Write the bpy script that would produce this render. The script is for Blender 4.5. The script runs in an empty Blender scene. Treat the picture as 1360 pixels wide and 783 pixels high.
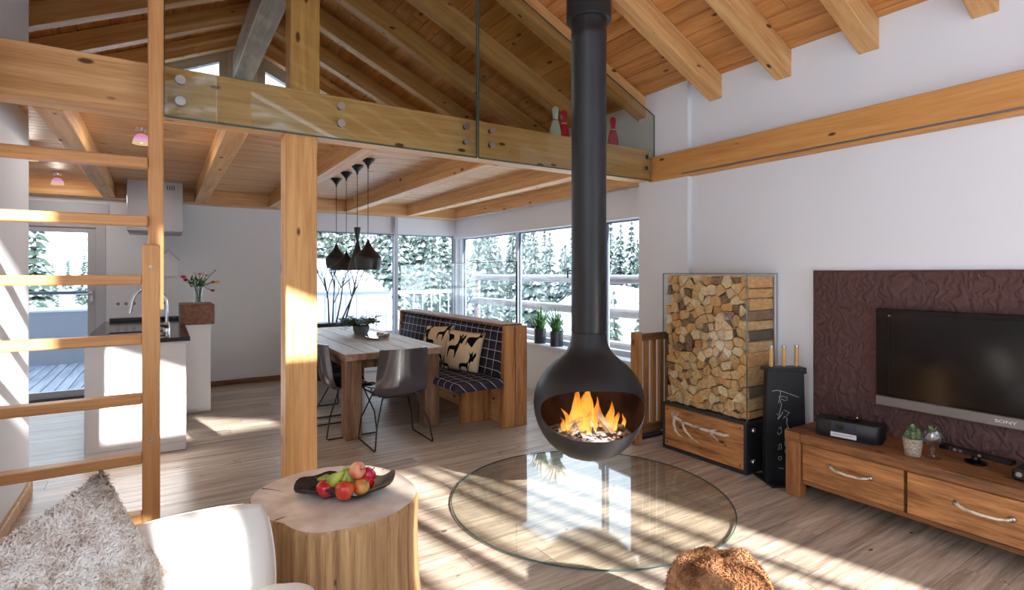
import bpy, bmesh, math, random
from mathutils import Vector, Matrix, Euler
from mathutils import noise as mnoise

R = random.Random(7)
SC = bpy.context.scene
COL = SC.collection
PI = math.pi

# ------------------------------------------------------------------ camera
cam_d = bpy.data.cameras.new('camera')
cam = bpy.data.objects.new('camera', cam_d)
COL.objects.link(cam)
cam.location = (0, 0, 1.5)
cam.rotation_euler = (PI/2, 0, -0.57307)
cam_d.sensor_width = 36
cam_d.lens = 718.7/1360*36
cam_d.shift_y = -28.4/1360
cam_d.clip_start = 0.05
cam_d.clip_end = 500
SC.camera = cam

# ------------------------------------------------------------------ sky
W = bpy.data.worlds.new('sky')
SC.world = W
W.use_nodes = True
wn = W.node_tree
for n in list(wn.nodes): wn.nodes.remove(n)
w_out = wn.nodes.new('ShaderNodeOutputWorld')
w_bg = wn.nodes.new('ShaderNodeBackground')
w_tc = wn.nodes.new('ShaderNodeTexCoord')
w_sep = wn.nodes.new('ShaderNodeSeparateXYZ')
w_ramp = wn.nodes.new('ShaderNodeValToRGB')
w_ramp.color_ramp.elements[0].position = 0.0
w_ramp.color_ramp.elements[0].color = (0.93, 0.965, 1.0, 1)
w_ramp.color_ramp.elements[1].position = 0.7
w_ramp.color_ramp.elements[1].color = (0.66, 0.82, 1.0, 1)
wn.links.new(w_tc.outputs['Generated'], w_sep.inputs[0])
wn.links.new(w_sep.outputs['Z'], w_ramp.inputs[0])
wn.links.new(w_ramp.outputs[0], w_bg.inputs[0])
w_bg.inputs[1].default_value = 1.7
wn.links.new(w_bg.outputs[0], w_out.inputs[0])

# ------------------------------------------------------------------ sun
SUN_DIR = Vector((-0.215, 1.0, -0.462)).normalized()
sd = bpy.data.lights.new('sun', 'SUN')
sd.energy = 7.0
sd.angle = math.radians(0.8)
sd.color = (1.0, 0.965, 0.92)
sun = bpy.data.objects.new('sun', sd)
sun.rotation_euler = SUN_DIR.to_track_quat('-Z', 'Y').to_euler()
sun.location = (3, -12, 8)
COL.objects.link(sun)

# window portals: they emit nothing, they only tell the renderer where the daylight comes in
def portal(loc, rot, sx, sy):
    ld = bpy.data.lights.new('portal', 'AREA')
    ld.shape = 'RECTANGLE'; ld.size = sx; ld.size_y = sy
    ld.cycles.is_portal = True
    o = bpy.data.objects.new('portal', ld)
    o.location = loc; o.rotation_euler = rot
    COL.objects.link(o)
portal((1.5, -1.72, 1.3), (PI/2, 0, 0), 4.6, 2.6)
portal((1.2, -1.72, 3.8), (PI/2, 0, 0), 3.6, 1.2)
portal((2.85, 8.42, 1.35), (-PI/2, 0, 0), 2.9, 1.7)
portal((4.33, 5.9, 1.35), (PI/2, 0, PI/2), 4.2, 1.6)
portal((-0.95, -0.15, 1.5), (PI/2, 0, -PI/2), 2.4, 2.5)
portal((-1.15, 8.42, 1.1), (-PI/2, 0, 0), 1.1, 2.1)

# ------------------------------------------------------------------ exposure
vs = SC.view_settings
vs.view_transform = 'Standard'
vs.look = 'None'
vs.gamma = 1.0
vs.use_curve_mapping = False
vs.exposure = 1.55

# ------------------------------------------------------------------ helpers
ORG = {}

def new_obj(name, me, parent=None):
    o = bpy.data.objects.new(name, me)
    COL.objects.link(o)
    if parent is not None:
        o.parent = parent
    return o

def thing(name, label, cat, loc=(0, 0, 0), group=None, kind=None):
    o = new_obj(name, None)
    o.empty_display_size = 0.05
    o.location = loc
    ORG[o.name] = Vector(loc)
    if label: o['label'] = label
    if cat: o['category'] = cat
    if group: o['group'] = group
    if kind: o['kind'] = kind
    return o

def tag(o, label=None, cat=None, group=None, kind=None):
    if label: o['label'] = label
    if cat: o['category'] = cat
    if group: o['group'] = group
    if kind: o['kind'] = kind
    return o

def build(bm, name, mat, parent=None, smooth=None, base=None):
    """link bm as one mesh; world coordinates are made relative to the parent (or to base)"""
    org = Vector((0, 0, 0))
    if parent is not None:
        org = ORG.get(parent.name, org)
    elif base is not None:
        org = Vector(base)
    if org.length > 0:
        bmesh.ops.translate(bm, verts=bm.verts, vec=-org)
    bmesh.ops.recalc_face_normals(bm, faces=bm.faces)
    me = bpy.data.meshes.new(name)
    bm.to_mesh(me)
    bm.free()
    mats = mat if isinstance(mat, (list, tuple)) else [mat]
    for m in mats: me.materials.append(m)
    if smooth is not None:
        me.polygons.foreach_set('use_smooth', [True]*len(me.polygons))
        if smooth < 179:
            me.set_sharp_from_angle(angle=math.radians(smooth))
    o = new_obj(name, me, parent)
    if parent is None and base is not None:
        o.location = base
    ORG[o.name] = org
    return o

def label_part(o, text):
    o['label'] = text
    return o

def dup(root, name=None):
    r = root.copy(); COL.objects.link(r)
    ORG[r.name] = ORG.get(root.name, Vector((0, 0, 0)))
    for ch in list(root.children):
        c = ch.copy(); COL.objects.link(c); c.parent = r
        for g in list(ch.children):
            d = g.copy(); COL.objects.link(d); d.parent = c
    return r

def B(): return bmesh.new()

def box(bm, x0, x1, y0, y1, z0, z1, bev=0.0, mtx=None, mi=0):
    if x0 > x1: x0, x1 = x1, x0
    if y0 > y1: y0, y1 = y1, y0
    if z0 > z1: z0, z1 = z1, z0
    vs_ = [bm.verts.new((x, y, z)) for x in (x0, x1) for y in (y0, y1) for z in (z0, z1)]
    fs = []
    for idx in ((0, 1, 3, 2), (4, 6, 7, 5), (0, 4, 5, 1), (2, 3, 7, 6), (0, 2, 6, 4), (1, 5, 7, 3)):
        f = bm.faces.new([vs_[i] for i in idx]); f.material_index = mi; fs.append(f)
    geo = vs_
    if bev > 0:
        es = list({e for f in fs for e in f.edges})
        r = bmesh.ops.bevel(bm, geom=es, offset=min(bev, 0.45*min(x1-x0, y1-y0, z1-z0)), offset_type='OFFSET',
                            segments=1, affect='EDGES', profile=0.5)
        geo = list({v for f in r['faces'] for v in f.verts} | {v for v in vs_ if v.is_valid})
        for f in r['faces']: f.material_index = mi
    if mtx is not None:
        bmesh.ops.transform(bm, matrix=mtx, verts=geo)
    return geo

def prism(bm, pts, axis, a0, a1, bev=0.0, mi=0):
    """pts: 2D outline; axis 'x','y','z' extrusion from a0 to a1"""
    def mk(p, a):
        if axis == 'x': return (a, p[0], p[1])
        if axis == 'y': return (p[0], a, p[1])
        return (p[0], p[1], a)
    v0 = [bm.verts.new(mk(p, a0)) for p in pts]
    v1 = [bm.verts.new(mk(p, a1)) for p in pts]
    fs = [bm.faces.new(v0), bm.faces.new(v1[::-1])]
    n = len(pts)
    for i in range(n):
        fs.append(bm.faces.new((v0[i], v1[i], v1[(i+1) % n], v0[(i+1) % n])))
    for f in fs: f.material_index = mi
    if bev > 0:
        es = list({e for f in fs for e in f.edges})
        r = bmesh.ops.bevel(bm, geom=es, offset=bev, offset_type='OFFSET', segments=1, affect='EDGES', profile=0.5)
    return v0 + v1

def tube(bm, pts, r, n=8, closed=False, cap=True, mi=0):
    pts = [Vector(p) for p in pts]
    rs = r if isinstance(r, (list, tuple)) else [r]*len(pts)
    rings = []
    up = None
    m = len(pts)
    for i, p in enumerate(pts):
        if closed:
            t = (pts[(i+1) % m] - pts[i-1])
        else:
            t = pts[min(i+1, m-1)] - pts[max(i-1, 0)]
        if t.length < 1e-9: t = Vector((0, 0, 1))
        t.normalize()
        if up is None:
            a = Vector((0, 0, 1)) if abs(t.z) < 0.9 else Vector((1, 0, 0))
            up = (a - t*a.dot(t)).normalized()
        else:
            up = up - t*up.dot(t)
            if up.length < 1e-6:
                a = Vector((1, 0, 0)); up = a - t*a.dot(t)
            up.normalize()
        s = t.cross(up)
        rings.append([bm.verts.new(p + (up*math.cos(2*PI*k/n) + s*math.sin(2*PI*k/n))*rs[i]) for k in range(n)])
    rng = range(m if closed else m-1)
    for i in rng:
        a, b = rings[i], rings[(i+1) % m]
        for k in range(n):
            f = bm.faces.new((a[k], a[(k+1) % n], b[(k+1) % n], b[k])); f.material_index = mi
    if cap and not closed:
        f = bm.faces.new(rings[0][::-1]); f.material_index = mi
        f = bm.faces.new(rings[-1]); f.material_index = mi
    return [v for rg in rings for v in rg]

def lathe(bm, prof, n=32, c=(0, 0, 0), mi=0, fn=None):
    """prof: list of (r, z); r=0 ends close"""
    rings = []
    for r, z in prof:
        if r < 1e-6:
            rings.append([bm.verts.new((c[0], c[1], c[2]+z))])
        else:
            ring = []
            for k in range(n):
                a = 2*PI*k/n
                rr = r*(fn(a, z) if fn else 1)
                ring.append(bm.verts.new((c[0]+rr*math.cos(a), c[1]+rr*math.sin(a), c[2]+z)))
            rings.append(ring)
    for i in range(len(rings)-1):
        a, b = rings[i], rings[i+1]
        for k in range(n):
            k2 = (k+1) % n
            if len(a) == 1 and len(b) == 1: break
            if len(a) == 1: f = bm.faces.new((a[0], b[k], b[k2]))
            elif len(b) == 1: f = bm.faces.new((a[k], a[k2], b[0]))
            else: f = bm.faces.new((a[k], a[k2], b[k2], b[k]))
            f.material_index = mi
    return [v for rg in rings for v in rg]

def cyl(bm, p0, p1, r, n=16, mi=0):
    return tube(bm, [p0, p1], r, n, mi=mi)

def ellipsoid(bm, c, rx, ry, rz, u=14, v=9, mi=0, mtx=None):
    g = bmesh.ops.create_uvsphere(bm, u_segments=u, v_segments=v, radius=1.0)
    M = Matrix.Translation(c) @ (mtx.to_4x4() if mtx else Matrix.Identity(4)) @ Matrix.Diagonal((rx, ry, rz, 1))
    bmesh.ops.transform(bm, matrix=M, verts=g['verts'])
    return g['verts']

# ------------------------------------------------------------------ materials
MATS = {}

def srgb(r, g, b):
    def f(c):
        c /= 255.0
        return c/12.92 if c <= 0.04045 else ((c+0.055)/1.055)**2.4
    return (f(r), f(g), f(b), 1)

def base_mat(name):
    m = bpy.data.materials.new(name)
    m.use_nodes = True
    nt = m.node_tree
    for n in list(nt.nodes): nt.nodes.remove(n)
    out = nt.nodes.new('ShaderNodeOutputMaterial')
    return m, nt, out

def principled(nt, out):
    p = nt.nodes.new('ShaderNodeBsdfPrincipled')
    nt.links.new(p.outputs[0], out.inputs[0])
    return p

def plain(name, col, rough=0.5, metal=0.0, bump=0.0, bscale=60, spec=0.5, var=0.0, vscale=8, coat=0.0, emit=None, estr=0):
    if name in MATS: return MATS[name]
    m, nt, out = base_mat(name)
    p = principled(nt, out)
    p.inputs['Base Color'].default_value = col
    p.inputs['Roughness'].default_value = rough
    p.inputs['Metallic'].default_value = metal
    p.inputs['Specular IOR Level'].default_value = spec
    if coat: p.inputs['Coat Weight'].default_value = coat
    if emit:
        p.inputs['Emission Color'].default_value = emit
        p.inputs['Emission Strength'].default_value = estr
    if bump or var:
        tc = nt.nodes.new('ShaderNodeTexCoord')
        if var:
            no = nt.nodes.new('ShaderNodeTexNoise'); no.inputs['Scale'].default_value = vscale
            no.inputs['Detail'].default_value = 4
            nt.links.new(tc.outputs['Object'], no.inputs['Vector'])
            mx = nt.nodes.new('ShaderNodeMix'); mx.data_type = 'RGBA'
            mx.inputs[6].default_value = tuple(c*(1-var) for c in col[:3]) + (1,)
            mx.inputs[7].default_value = tuple(min(1, c*(1+var)) for c in col[:3]) + (1,)
            nt.links.new(no.outputs[0], mx.inputs[0])
            nt.links.new(mx.outputs[2], p.inputs['Base Color'])
        if bump:
            n2 = nt.nodes.new('ShaderNodeTexNoise'); n2.inputs['Scale'].default_value = bscale
            n2.inputs['Detail'].default_value = 3
            nt.links.new(tc.outputs['Object'], n2.inputs['Vector'])
            b = nt.nodes.new('ShaderNodeBump'); b.inputs['Strength'].default_value = bump
            b.inputs['Distance'].default_value = 0.01
            nt.links.new(n2.outputs[0], b.inputs['Height'])
            nt.links.new(b.outputs[0], p.inputs['Normal'])
    MATS[name] = m
    return m

def wood(name, light, dark, axis='x', across=14.0, along=0.9, rough=0.5, knots=0.25, contrast=1.0, vary=0.12, bump=0.15, cracks=0.0, spec=0.4, knot_col=None, rot=0.0):
    """procedural timber with the grain along an object axis"""
    if name in MATS: return MATS[name]
    m, nt, out = base_mat(name)
    L = nt.links.new
    p = principled(nt, out)
    p.inputs['Roughness'].default_value = rough
    p.inputs['Specular IOR Level'].default_value = spec
    tc = nt.nodes.new('ShaderNodeTexCoord')
    oi = nt.nodes.new('ShaderNodeObjectInfo')
    mul = nt.nodes.new('ShaderNodeVectorMath'); mul.operation = 'SCALE'
    cmb = nt.nodes.new('ShaderNodeCombineXYZ')
    L(oi.outputs['Random'], cmb.inputs[0]); L(oi.outputs['Random'], cmb.inputs[1]); L(oi.outputs['Random'], cmb.inputs[2])
    L(cmb.outputs[0], mul.inputs[0]); mul.inputs['Scale'].default_value = 53.0
    add = nt.nodes.new('ShaderNodeVectorMath'); add.operation = 'ADD'
    L(tc.outputs['Object'], add.inputs[0]); L(mul.outputs[0], add.inputs[1])
    mp = nt.nodes.new('ShaderNodeMapping')
    sc = [across]*3; sc['xyz'.index(axis)] = along
    mp.inputs['Scale'].default_value = sc
    gr_in = add.outputs[0]
    if rot:
        mr_ = nt.nodes.new('ShaderNodeMapping'); mr_.inputs['Rotation'].default_value = (0, -rot, 0)
        L(gr_in, mr_.inputs[0]); gr_in = mr_.outputs[0]
    L(gr_in, mp.inputs[0])
    # warped grain
    n1 = nt.nodes.new('ShaderNodeTexNoise'); n1.inputs['Scale'].default_value = 1.0
    n1.inputs['Detail'].default_value = 6; n1.inputs['Roughness'].default_value = 0.62; n1.inputs['Distortion'].default_value = 0.6
    L(mp.outputs[0], n1.inputs['Vector'])
    n2 = nt.nodes.new('ShaderNodeTexNoise'); n2.inputs['Scale'].default_value = 6.0
    n2.inputs['Detail'].default_value = 2
    L(mp.outputs[0], n2.inputs['Vector'])
    sm = nt.nodes.new('ShaderNodeMath'); sm.operation = 'MULTIPLY_ADD'
    L(n2.outputs[0], sm.inputs[0]); sm.inputs[1].default_value = 0.35
    L(n1.outputs[0], sm.inputs[2])
    rp = nt.nodes.new('ShaderNodeValToRGB')
    c = 0.17/contrast
    rp.color_ramp.elements[0].position = 0.665-c; rp.color_ramp.elements[0].color = dark
    rp.color_ramp.elements[1].position = 0.665+c; rp.color_ramp.elements[1].color = light
    L(sm.outputs[0], rp.inputs[0])
    col = rp.outputs[0]
    if knots > 0:
        mk = nt.nodes.new('ShaderNodeMapping')
        s2 = [7.5]*3; s2['xyz'.index(axis)] = 3.0
        mk.inputs['Scale'].default_value = s2
        L(add.outputs[0], mk.inputs[0])
        vo = nt.nodes.new('ShaderNodeTexVoronoi'); vo.inputs['Scale'].default_value = 1.0
        L(mk.outputs[0], vo.inputs['Vector'])
        kr = nt.nodes.new('ShaderNodeValToRGB')
        kr.color_ramp.elements[0].position = knots*0.45; kr.color_ramp.elements[0].color = (1, 1, 1, 1)
        kr.color_ramp.elements[1].position = knots*0.72; kr.color_ramp.elements[1].color = (0, 0, 0, 1)
        L(vo.outputs['Distance'], kr.inputs[0])
        mx = nt.nodes.new('ShaderNodeMix'); mx.data_type = 'RGBA'
        L(kr.outputs[0], mx.inputs[0]); L(col, mx.inputs[6])
        mx.inputs[7].default_value = knot_col or tuple(x*0.38 for x in dark[:3]) + (1,)
        col = mx.outputs[2]
    if cracks > 0:
        mc = nt.nodes.new('ShaderNodeMapping')
        s3 = [38.0]*3; s3['xyz'.index(axis)] = 1.6
        mc.inputs['Scale'].default_value = s3
        L(add.outputs[0], mc.inputs[0])
        nc = nt.nodes.new('ShaderNodeTexNoise'); nc.inputs['Scale'].default_value = 1.0; nc.inputs['Detail'].default_value = 3
        L(mc.outputs[0], nc.inputs['Vector'])
        cr = nt.nodes.new('ShaderNodeValToRGB')
        cr.color_ramp.elements[0].position = 0.64; cr.color_ramp.elements[0].color = (0, 0, 0, 1)
        cr.color_ramp.elements[1].position = 0.72; cr.color_ramp.elements[1].color = (cracks, cracks, cracks, 1)
        L(nc.outputs[0], cr.inputs[0])
        mx3 = nt.nodes.new('ShaderNodeMix'); mx3.data_type = 'RGBA'
        L(cr.outputs[0], mx3.inputs[0]); L(col, mx3.inputs[6])
        mx3.inputs[7].default_value = tuple(x*0.35 for x in dark[:3]) + (1,)
        col = mx3.outputs[2]
    if vary > 0:
        mr = nt.nodes.new('ShaderNodeMapRange')
        mr.inputs['To Min'].default_value = 1-vary; mr.inputs['To Max'].default_value = 1+vary
        L(oi.outputs['Random'], mr.inputs[0])
        hs = nt.nodes.new('ShaderNodeHueSaturation')
        L(col, hs.inputs['Color']); L(mr.outputs[0], hs.inputs['Value'])
        col = hs.outputs[0]
    L(col, p.inputs['Base Color'])
    if bump > 0:
        b = nt.nodes.new('ShaderNodeBump'); b.inputs['Strength'].default_value = bump; b.inputs['Distance'].default_value = 0.004
        L(sm.outputs[0], b.inputs['Height']); L(b.outputs[0], p.inputs['Normal'])
    MATS[name] = m
    return m

def glass(name, tint=(0.93, 0.97, 0.95, 1), f0=0.04, rough=0.0):
    if name in MATS: return MATS[name]
    m, nt, out = base_mat(name)
    L = nt.links.new
    tr = nt.nodes.new('ShaderNodeBsdfTransparent'); tr.inputs[0].default_value = tint
    gl = nt.nodes.new('ShaderNodeBsdfGlossy'); gl.inputs['Roughness'].default_value = rough
    lw = nt.nodes.new('ShaderNodeLayerWeight'); lw.inputs['Blend'].default_value = 0.5
    pw = nt.nodes.new('ShaderNodeMath'); pw.operation = 'POWER'; pw.inputs[1].default_value = 5.0
    ma = nt.nodes.new('ShaderNodeMath'); ma.operation = 'MULTIPLY_ADD'
    ma.inputs[1].default_value = 1-f0; ma.inputs[2].default_value = f0
    L(lw.outputs['Facing'], pw.inputs[0]); L(pw.outputs[0], ma.inputs[0])
    mx = nt.nodes.new('ShaderNodeMixShader')
    L(ma.outputs[0], mx.inputs[0]); L(tr.outputs[0], mx.inputs[1]); L(gl.outputs[0], mx.inputs[2])
    L(mx.outputs[0], out.inputs[0])
    MATS[name] = m
    return m

def plaid(name):
    m, nt, out = base_mat(name)
    L = nt.links.new
    p = principled(nt, out); p.inputs['Roughness'].default_value = 0.9
    p.inputs['Specular IOR Level'].default_value = 0.1
    tc = nt.nodes.new('ShaderNodeTexCoord'); sp = nt.nodes.new('ShaderNodeSeparateXYZ')
    L(tc.outputs['Object'], sp.inputs[0])
    def line(sock, period, width, off=0.0):
        a = nt.nodes.new('ShaderNodeMath'); a.operation = 'MULTIPLY_ADD'; a.inputs[1].default_value = 1/period; a.inputs[2].default_value = off
        L(sock, a.inputs[0])
        f = nt.nodes.new('ShaderNodeMath'); f.operation = 'FRACT'; L(a.outputs[0], f.inputs[0])
        l = nt.nodes.new('ShaderNodeMath'); l.operation = 'LESS_THAN'; l.inputs[1].default_value = width
        L(f.outputs[0], l.inputs[0])
        return l.outputs[0]
    ad = nt.nodes.new('ShaderNodeMath'); ad.operation = 'ADD'
    L(sp.outputs['X'], ad.inputs[0]); L(sp.outputs['Z'], ad.inputs[1])
    l1 = line(sp.outputs['Y'], 0.135, 0.075)
    l2 = line(ad.outputs[0], 0.11, 0.085)
    l3 = line(sp.outputs['Y'], 0.135, 0.30, 0.35)
    l4 = line(ad.outputs[0], 0.11, 0.30, 0.35)
    s34 = nt.nodes.new('ShaderNodeMath'); s34.operation = 'ADD'; L(l3, s34.inputs[0]); L(l4, s34.inputs[1])
    h = nt.nodes.new('ShaderNodeMath'); h.operation = 'MULTIPLY'; h.inputs[1].default_value = 0.5; L(s34.outputs[0], h.inputs[0])
    mx0 = nt.nodes.new('ShaderNodeMix'); mx0.data_type = 'RGBA'
    mx0.inputs[6].default_value = srgb(58, 54, 62); mx0.inputs[7].default_value = srgb(42, 40, 54)
    L(h.outputs[0], mx0.inputs[0])
    s12 = nt.nodes.new('ShaderNodeMath'); s12.operation = 'MAXIMUM'; L(l1, s12.inputs[0]); L(l2, s12.inputs[1])
    mx = nt.nodes.new('ShaderNodeMix'); mx.data_type = 'RGBA'
    L(s12.outputs[0], mx.inputs[0]); L(mx0.outputs[2], mx.inputs[6]); mx.inputs[7].default_value = srgb(176, 174, 186)
    L(mx.outputs[2], p.inputs['Base Color'])
    MATS[name] = m
    return m

def two_tone(name, c1, c2, scale=6, lo=0.4, hi=0.6, rough=0.6, coords='Object', bump=0, stretch=(1, 1, 1), spec=0.5, rnd=True):
    if name in MATS: return MATS[name]
    m, nt, out = base_mat(name)
    L = nt.links.new
    p = principled(nt, out); p.inputs['Roughness'].default_value = rough; p.inputs['Specular IOR Level'].default_value = spec
    tc = nt.nodes.new('ShaderNodeTexCoord'); mp = nt.nodes.new('ShaderNodeMapping'); mp.inputs['Scale'].default_value = stretch
    L(tc.outputs[coords], mp.inputs[0])
    no = nt.nodes.new('ShaderNodeTexNoise'); no.inputs['Scale'].default_value = scale; no.inputs['Detail'].default_value = 5
    if rnd:
        oi = nt.nodes.new('ShaderNodeObjectInfo'); sc = nt.nodes.new('ShaderNodeVectorMath'); sc.operation = 'SCALE'; sc.inputs['Scale'].default_value = 31
        cb = nt.nodes.new('ShaderNodeCombineXYZ'); L(oi.outputs['Random'], cb.inputs[0]); L(oi.outputs['Random'], cb.inputs[1])
        L(cb.outputs[0], sc.inputs[0])
        ad = nt.nodes.new('ShaderNodeVectorMath'); ad.operation = 'ADD'; L(mp.outputs[0], ad.inputs[0]); L(sc.outputs[0], ad.inputs[1])
        L(ad.outputs[0], no.inputs['Vector'])
    else:
        L(mp.outputs[0], no.inputs['Vector'])
    rp = nt.nodes.new('ShaderNodeValToRGB')
    rp.color_ramp.elements[0].position = lo; rp.color_ramp.elements[0].color = c1
    rp.color_ramp.elements[1].position = hi; rp.color_ramp.elements[1].color = c2
    L(no.outputs[0], rp.inputs[0]); L(rp.outputs[0], p.inputs['Base Color'])
    if bump:
        b = nt.nodes.new('ShaderNodeBump'); b.inputs['Strength'].default_value = bump; b.inputs['Distance'].default_value = 0.01
        L(no.outputs[0], b.inputs['Height']); L(b.outputs[0], p.inputs['Normal'])
    MATS[name] = m
    return m

def random_tone(name, stops, rough=0.7, scale=20, stretch=(1, 1, 1), amount=0.3):
    """colour picked per object from a ramp, with fine grain"""
    m, nt, out = base_mat(name)
    L = nt.links.new
    p = principled(nt, out); p.inputs['Roughness'].default_value = rough; p.inputs['Specular IOR Level'].default_value = 0.25
    oi = nt.nodes.new('ShaderNodeObjectInfo')
    rp = nt.nodes.new('ShaderNodeValToRGB')
    el = rp.color_ramp.elements
    while len(el) < len(stops): el.new(0.5)
    for e, (pos, c) in zip(el, stops): e.position = pos; e.color = c
    L(oi.outputs['Random'], rp.inputs[0])
    tc = nt.nodes.new('ShaderNodeTexCoord'); mp = nt.nodes.new('ShaderNodeMapping'); mp.inputs['Scale'].default_value = stretch
    L(tc.outputs['Object'], mp.inputs[0])
    no = nt.nodes.new('ShaderNodeTexNoise'); no.inputs['Scale'].default_value = scale; no.inputs['Detail'].default_value = 5
    L(mp.outputs[0], no.inputs['Vector'])
    mr = nt.nodes.new('ShaderNodeMapRange'); mr.inputs['From Min'].default_value = 0.3; mr.inputs['From Max'].default_value = 0.7
    mr.inputs['To Min'].default_value = 1-amount; mr.inputs['To Max'].default_value = 1+amount
    L(no.outputs[0], mr.inputs[0])
    hs = nt.nodes.new('ShaderNodeHueSaturation'); L(rp.outputs[0], hs.inputs['Color']); L(mr.outputs[0], hs.inputs['Value'])
    L(hs.outputs[0], p.inputs['Base Color'])
    MATS[name] = m
    return m

M_white = plain('white_plaster', srgb(231, 233, 238), 0.9, bump=0.08, bscale=90, spec=0.15)
M_whitecab = plain('white_lacquer', srgb(232, 232, 234), 0.45)
M_frame = plain('window_frame_paint', srgb(196, 202, 212), 0.45)
M_framedk = plain('dark_window_seal', srgb(70, 78, 92), 0.5)
M_greydoor = plain('grey_door_paint', srgb(196, 197, 204), 0.5)
M_black = plain('black_steel', srgb(30, 31, 35), 0.42, spec=0.4)
M_stove = plain('matt_black_stove_steel', srgb(36, 37, 41), 0.45, bump=0.04, bscale=220, spec=0.45)
M_blackgloss = plain('black_gloss', srgb(14, 14, 16), 0.08)
M_screen = plain('television_screen', srgb(10, 10, 12), 0.12, spec=0.6)
M_steel = plain('brushed_steel', srgb(186, 184, 184), 0.28, metal=1.0)
M_hood = plain('dark_brushed_steel', srgb(150, 150, 156), 0.34, metal=1.0)
M_chrome = plain('chrome', srgb(225, 225, 230), 0.08, metal=1.0)
M_bezel = plain('grey_bezel', srgb(132, 128, 128), 0.35, metal=0.6)
M_rawsteel = plain('raw_steel', srgb(66, 68, 72), 0.45, metal=0.7)
M_spruce_x = wood('spruce_along_x', srgb(232, 188, 132), srgb(204, 152, 98), 'x', knots=0.18, across=22, contrast=1.2, vary=0.06, knot_col=srgb(96, 58, 34))
M_spruce_y = wood('spruce_along_y', srgb(232, 186, 130), srgb(204, 150, 96), 'y', knots=0.18, across=22, contrast=1.2, vary=0.06, knot_col=srgb(96, 58, 34))
M_spruce_z = wood('spruce_along_z', srgb(234, 184, 120), srgb(208, 150, 90), 'z', knots=0.18, across=22, contrast=1.2, vary=0.05, knot_col=srgb(110, 62, 34))
M_rafter = {s_: wood('rafter_wood_%s' % n_, srgb(226, 180, 122), srgb(194, 140, 84), 'x', knots=0.17, across=16, vary=0.05, knot_col=srgb(80, 46, 26), rot=s_*math.atan(0.457)) for s_, n_ in ((1, 'falling'), (-1, 'rising'))}
M_roofboard = wood('roof_board_wood', srgb(216, 156, 94), srgb(180, 116, 62), 'y', knots=0.2, across=12, vary=0.13, knot_col=srgb(92, 50, 26))
M_ridge = wood('limed_ridge_beam', srgb(196, 192, 188), srgb(150, 146, 146), 'y', knots=0.14, across=14, knot_col=srgb(70, 68, 70))
M_lowboard = wood('kitchen_ceiling_wood', srgb(226, 182, 132), srgb(192, 142, 94), 'x', knots=0.16, across=16, vary=0.05)
M_beamorange = wood('orange_beam_wood', srgb(222, 166, 98), srgb(190, 126, 66), 'y', knots=0.15, across=13, along=0.7, vary=0.0, contrast=0.8, knot_col=srgb(100, 52, 24))
M_floorw = wood('bleached_oak_floor', srgb(212, 196, 179), srgb(148, 130, 114), 'x', knots=0.1, across=22, along=1.3, rough=0.32, vary=0.13, cracks=0.6, spec=0.45, knot_col=srgb(70, 54, 42))
M_subfloor = plain('sub_floor', srgb(74, 62, 52), 0.9)
M_oldwood_y = wood('reclaimed_wood_y', srgb(172, 116, 70), srgb(84, 52, 32), 'y', knots=0.13, across=20, along=1.4, rough=0.55, contrast=0.8, vary=0.1, cracks=0.6)
M_oldwood_x = wood('reclaimed_wood_x', srgb(164, 116, 76), srgb(84, 54, 34), 'x', knots=0.13, across=20, along=1.4, rough=0.55, contrast=0.8, vary=0.1, cracks=0.6)
M_oldwood_z = wood('reclaimed_wood_z', srgb(178, 118, 68), srgb(112, 68, 36), 'z', knots=0.13, across=20, along=1.4, rough=0.55, contrast=0.8, vary=0.1, cracks=0.5)
M_drawer = wood('drawer_wood', srgb(206, 144, 88), srgb(122, 74, 42), 'y', knots=0.14, across=15, along=1.5, rough=0.42, contrast=1.0, vary=0.1, cracks=0.6)
M_benchw = wood('bench_oak', srgb(198, 142, 88), srgb(140, 88, 48), 'z', knots=0.16, across=14, along=1.2, rough=0.5, contrast=1.2, vary=0.08, cracks=0.25)
M_tablew = wood('weathered_table_wood', srgb(178, 150, 128), srgb(116, 88, 70), 'y', knots=0.1, across=16, along=1.0, rough=0.42, vary=0.08, cracks=0.6)
M_tableleg = wood('weathered_table_leg', srgb(160, 122, 92), srgb(92, 66, 48), 'z', knots=0.1, across=26, along=1.2, rough=0.6, vary=0.05, cracks=0.6)
M_ladder = wood('beech_ladder', srgb(228, 174, 116), srgb(204, 146, 90), 'z', knots=0.0, across=30, rough=0.4, vary=0.04)
M_ladder_x = wood('beech_rung', srgb(222, 168, 112), srgb(194, 138, 84), 'x', knots=0.0, across=30, rough=0.4, vary=0.04)
M_skirt = wood('skirting_wood', srgb(222, 186, 144), srgb(190, 150, 110), 'x', knots=0.0, across=20, rough=0.5, vary=0.02)
M_glass = glass('clear_glass', (0.97, 0.985, 0.98, 1))
M_winglass = glass('double_glazing', (0.85, 0.875, 0.885, 1), f0=0.04)
M_balglass = glass('tinted_balustrade_glass', (0.86, 0.88, 0.83, 1), f0=0.045)
M_rackglass = glass('rack_glass', (0.97, 0.985, 0.97, 1), f0=0.012)
M_plate = glass('floor_plate_glass', (0.982, 0.988, 0.968, 1), f0=0.05)
M_glassedge = plain('green_glass_edge', srgb(70, 92, 88), 0.15)
M_panel = plain('brown_wall_panel', srgb(92, 66, 64), 0.8, bump=0.25, bscale=120, spec=0.25)
M_worktop = plain('black_worktop', srgb(24, 24, 27), 0.12)
M_cutblock = two_tone('end_grain_block', srgb(96, 54, 34), srgb(146, 92, 60), 26, 0.35, 0.65, 0.45)
M_chair = plain('smoked_grey_shell', srgb(70, 66, 73), 0.12, spec=0.7)
M_plaid = plaid('plaid_wool')
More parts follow.
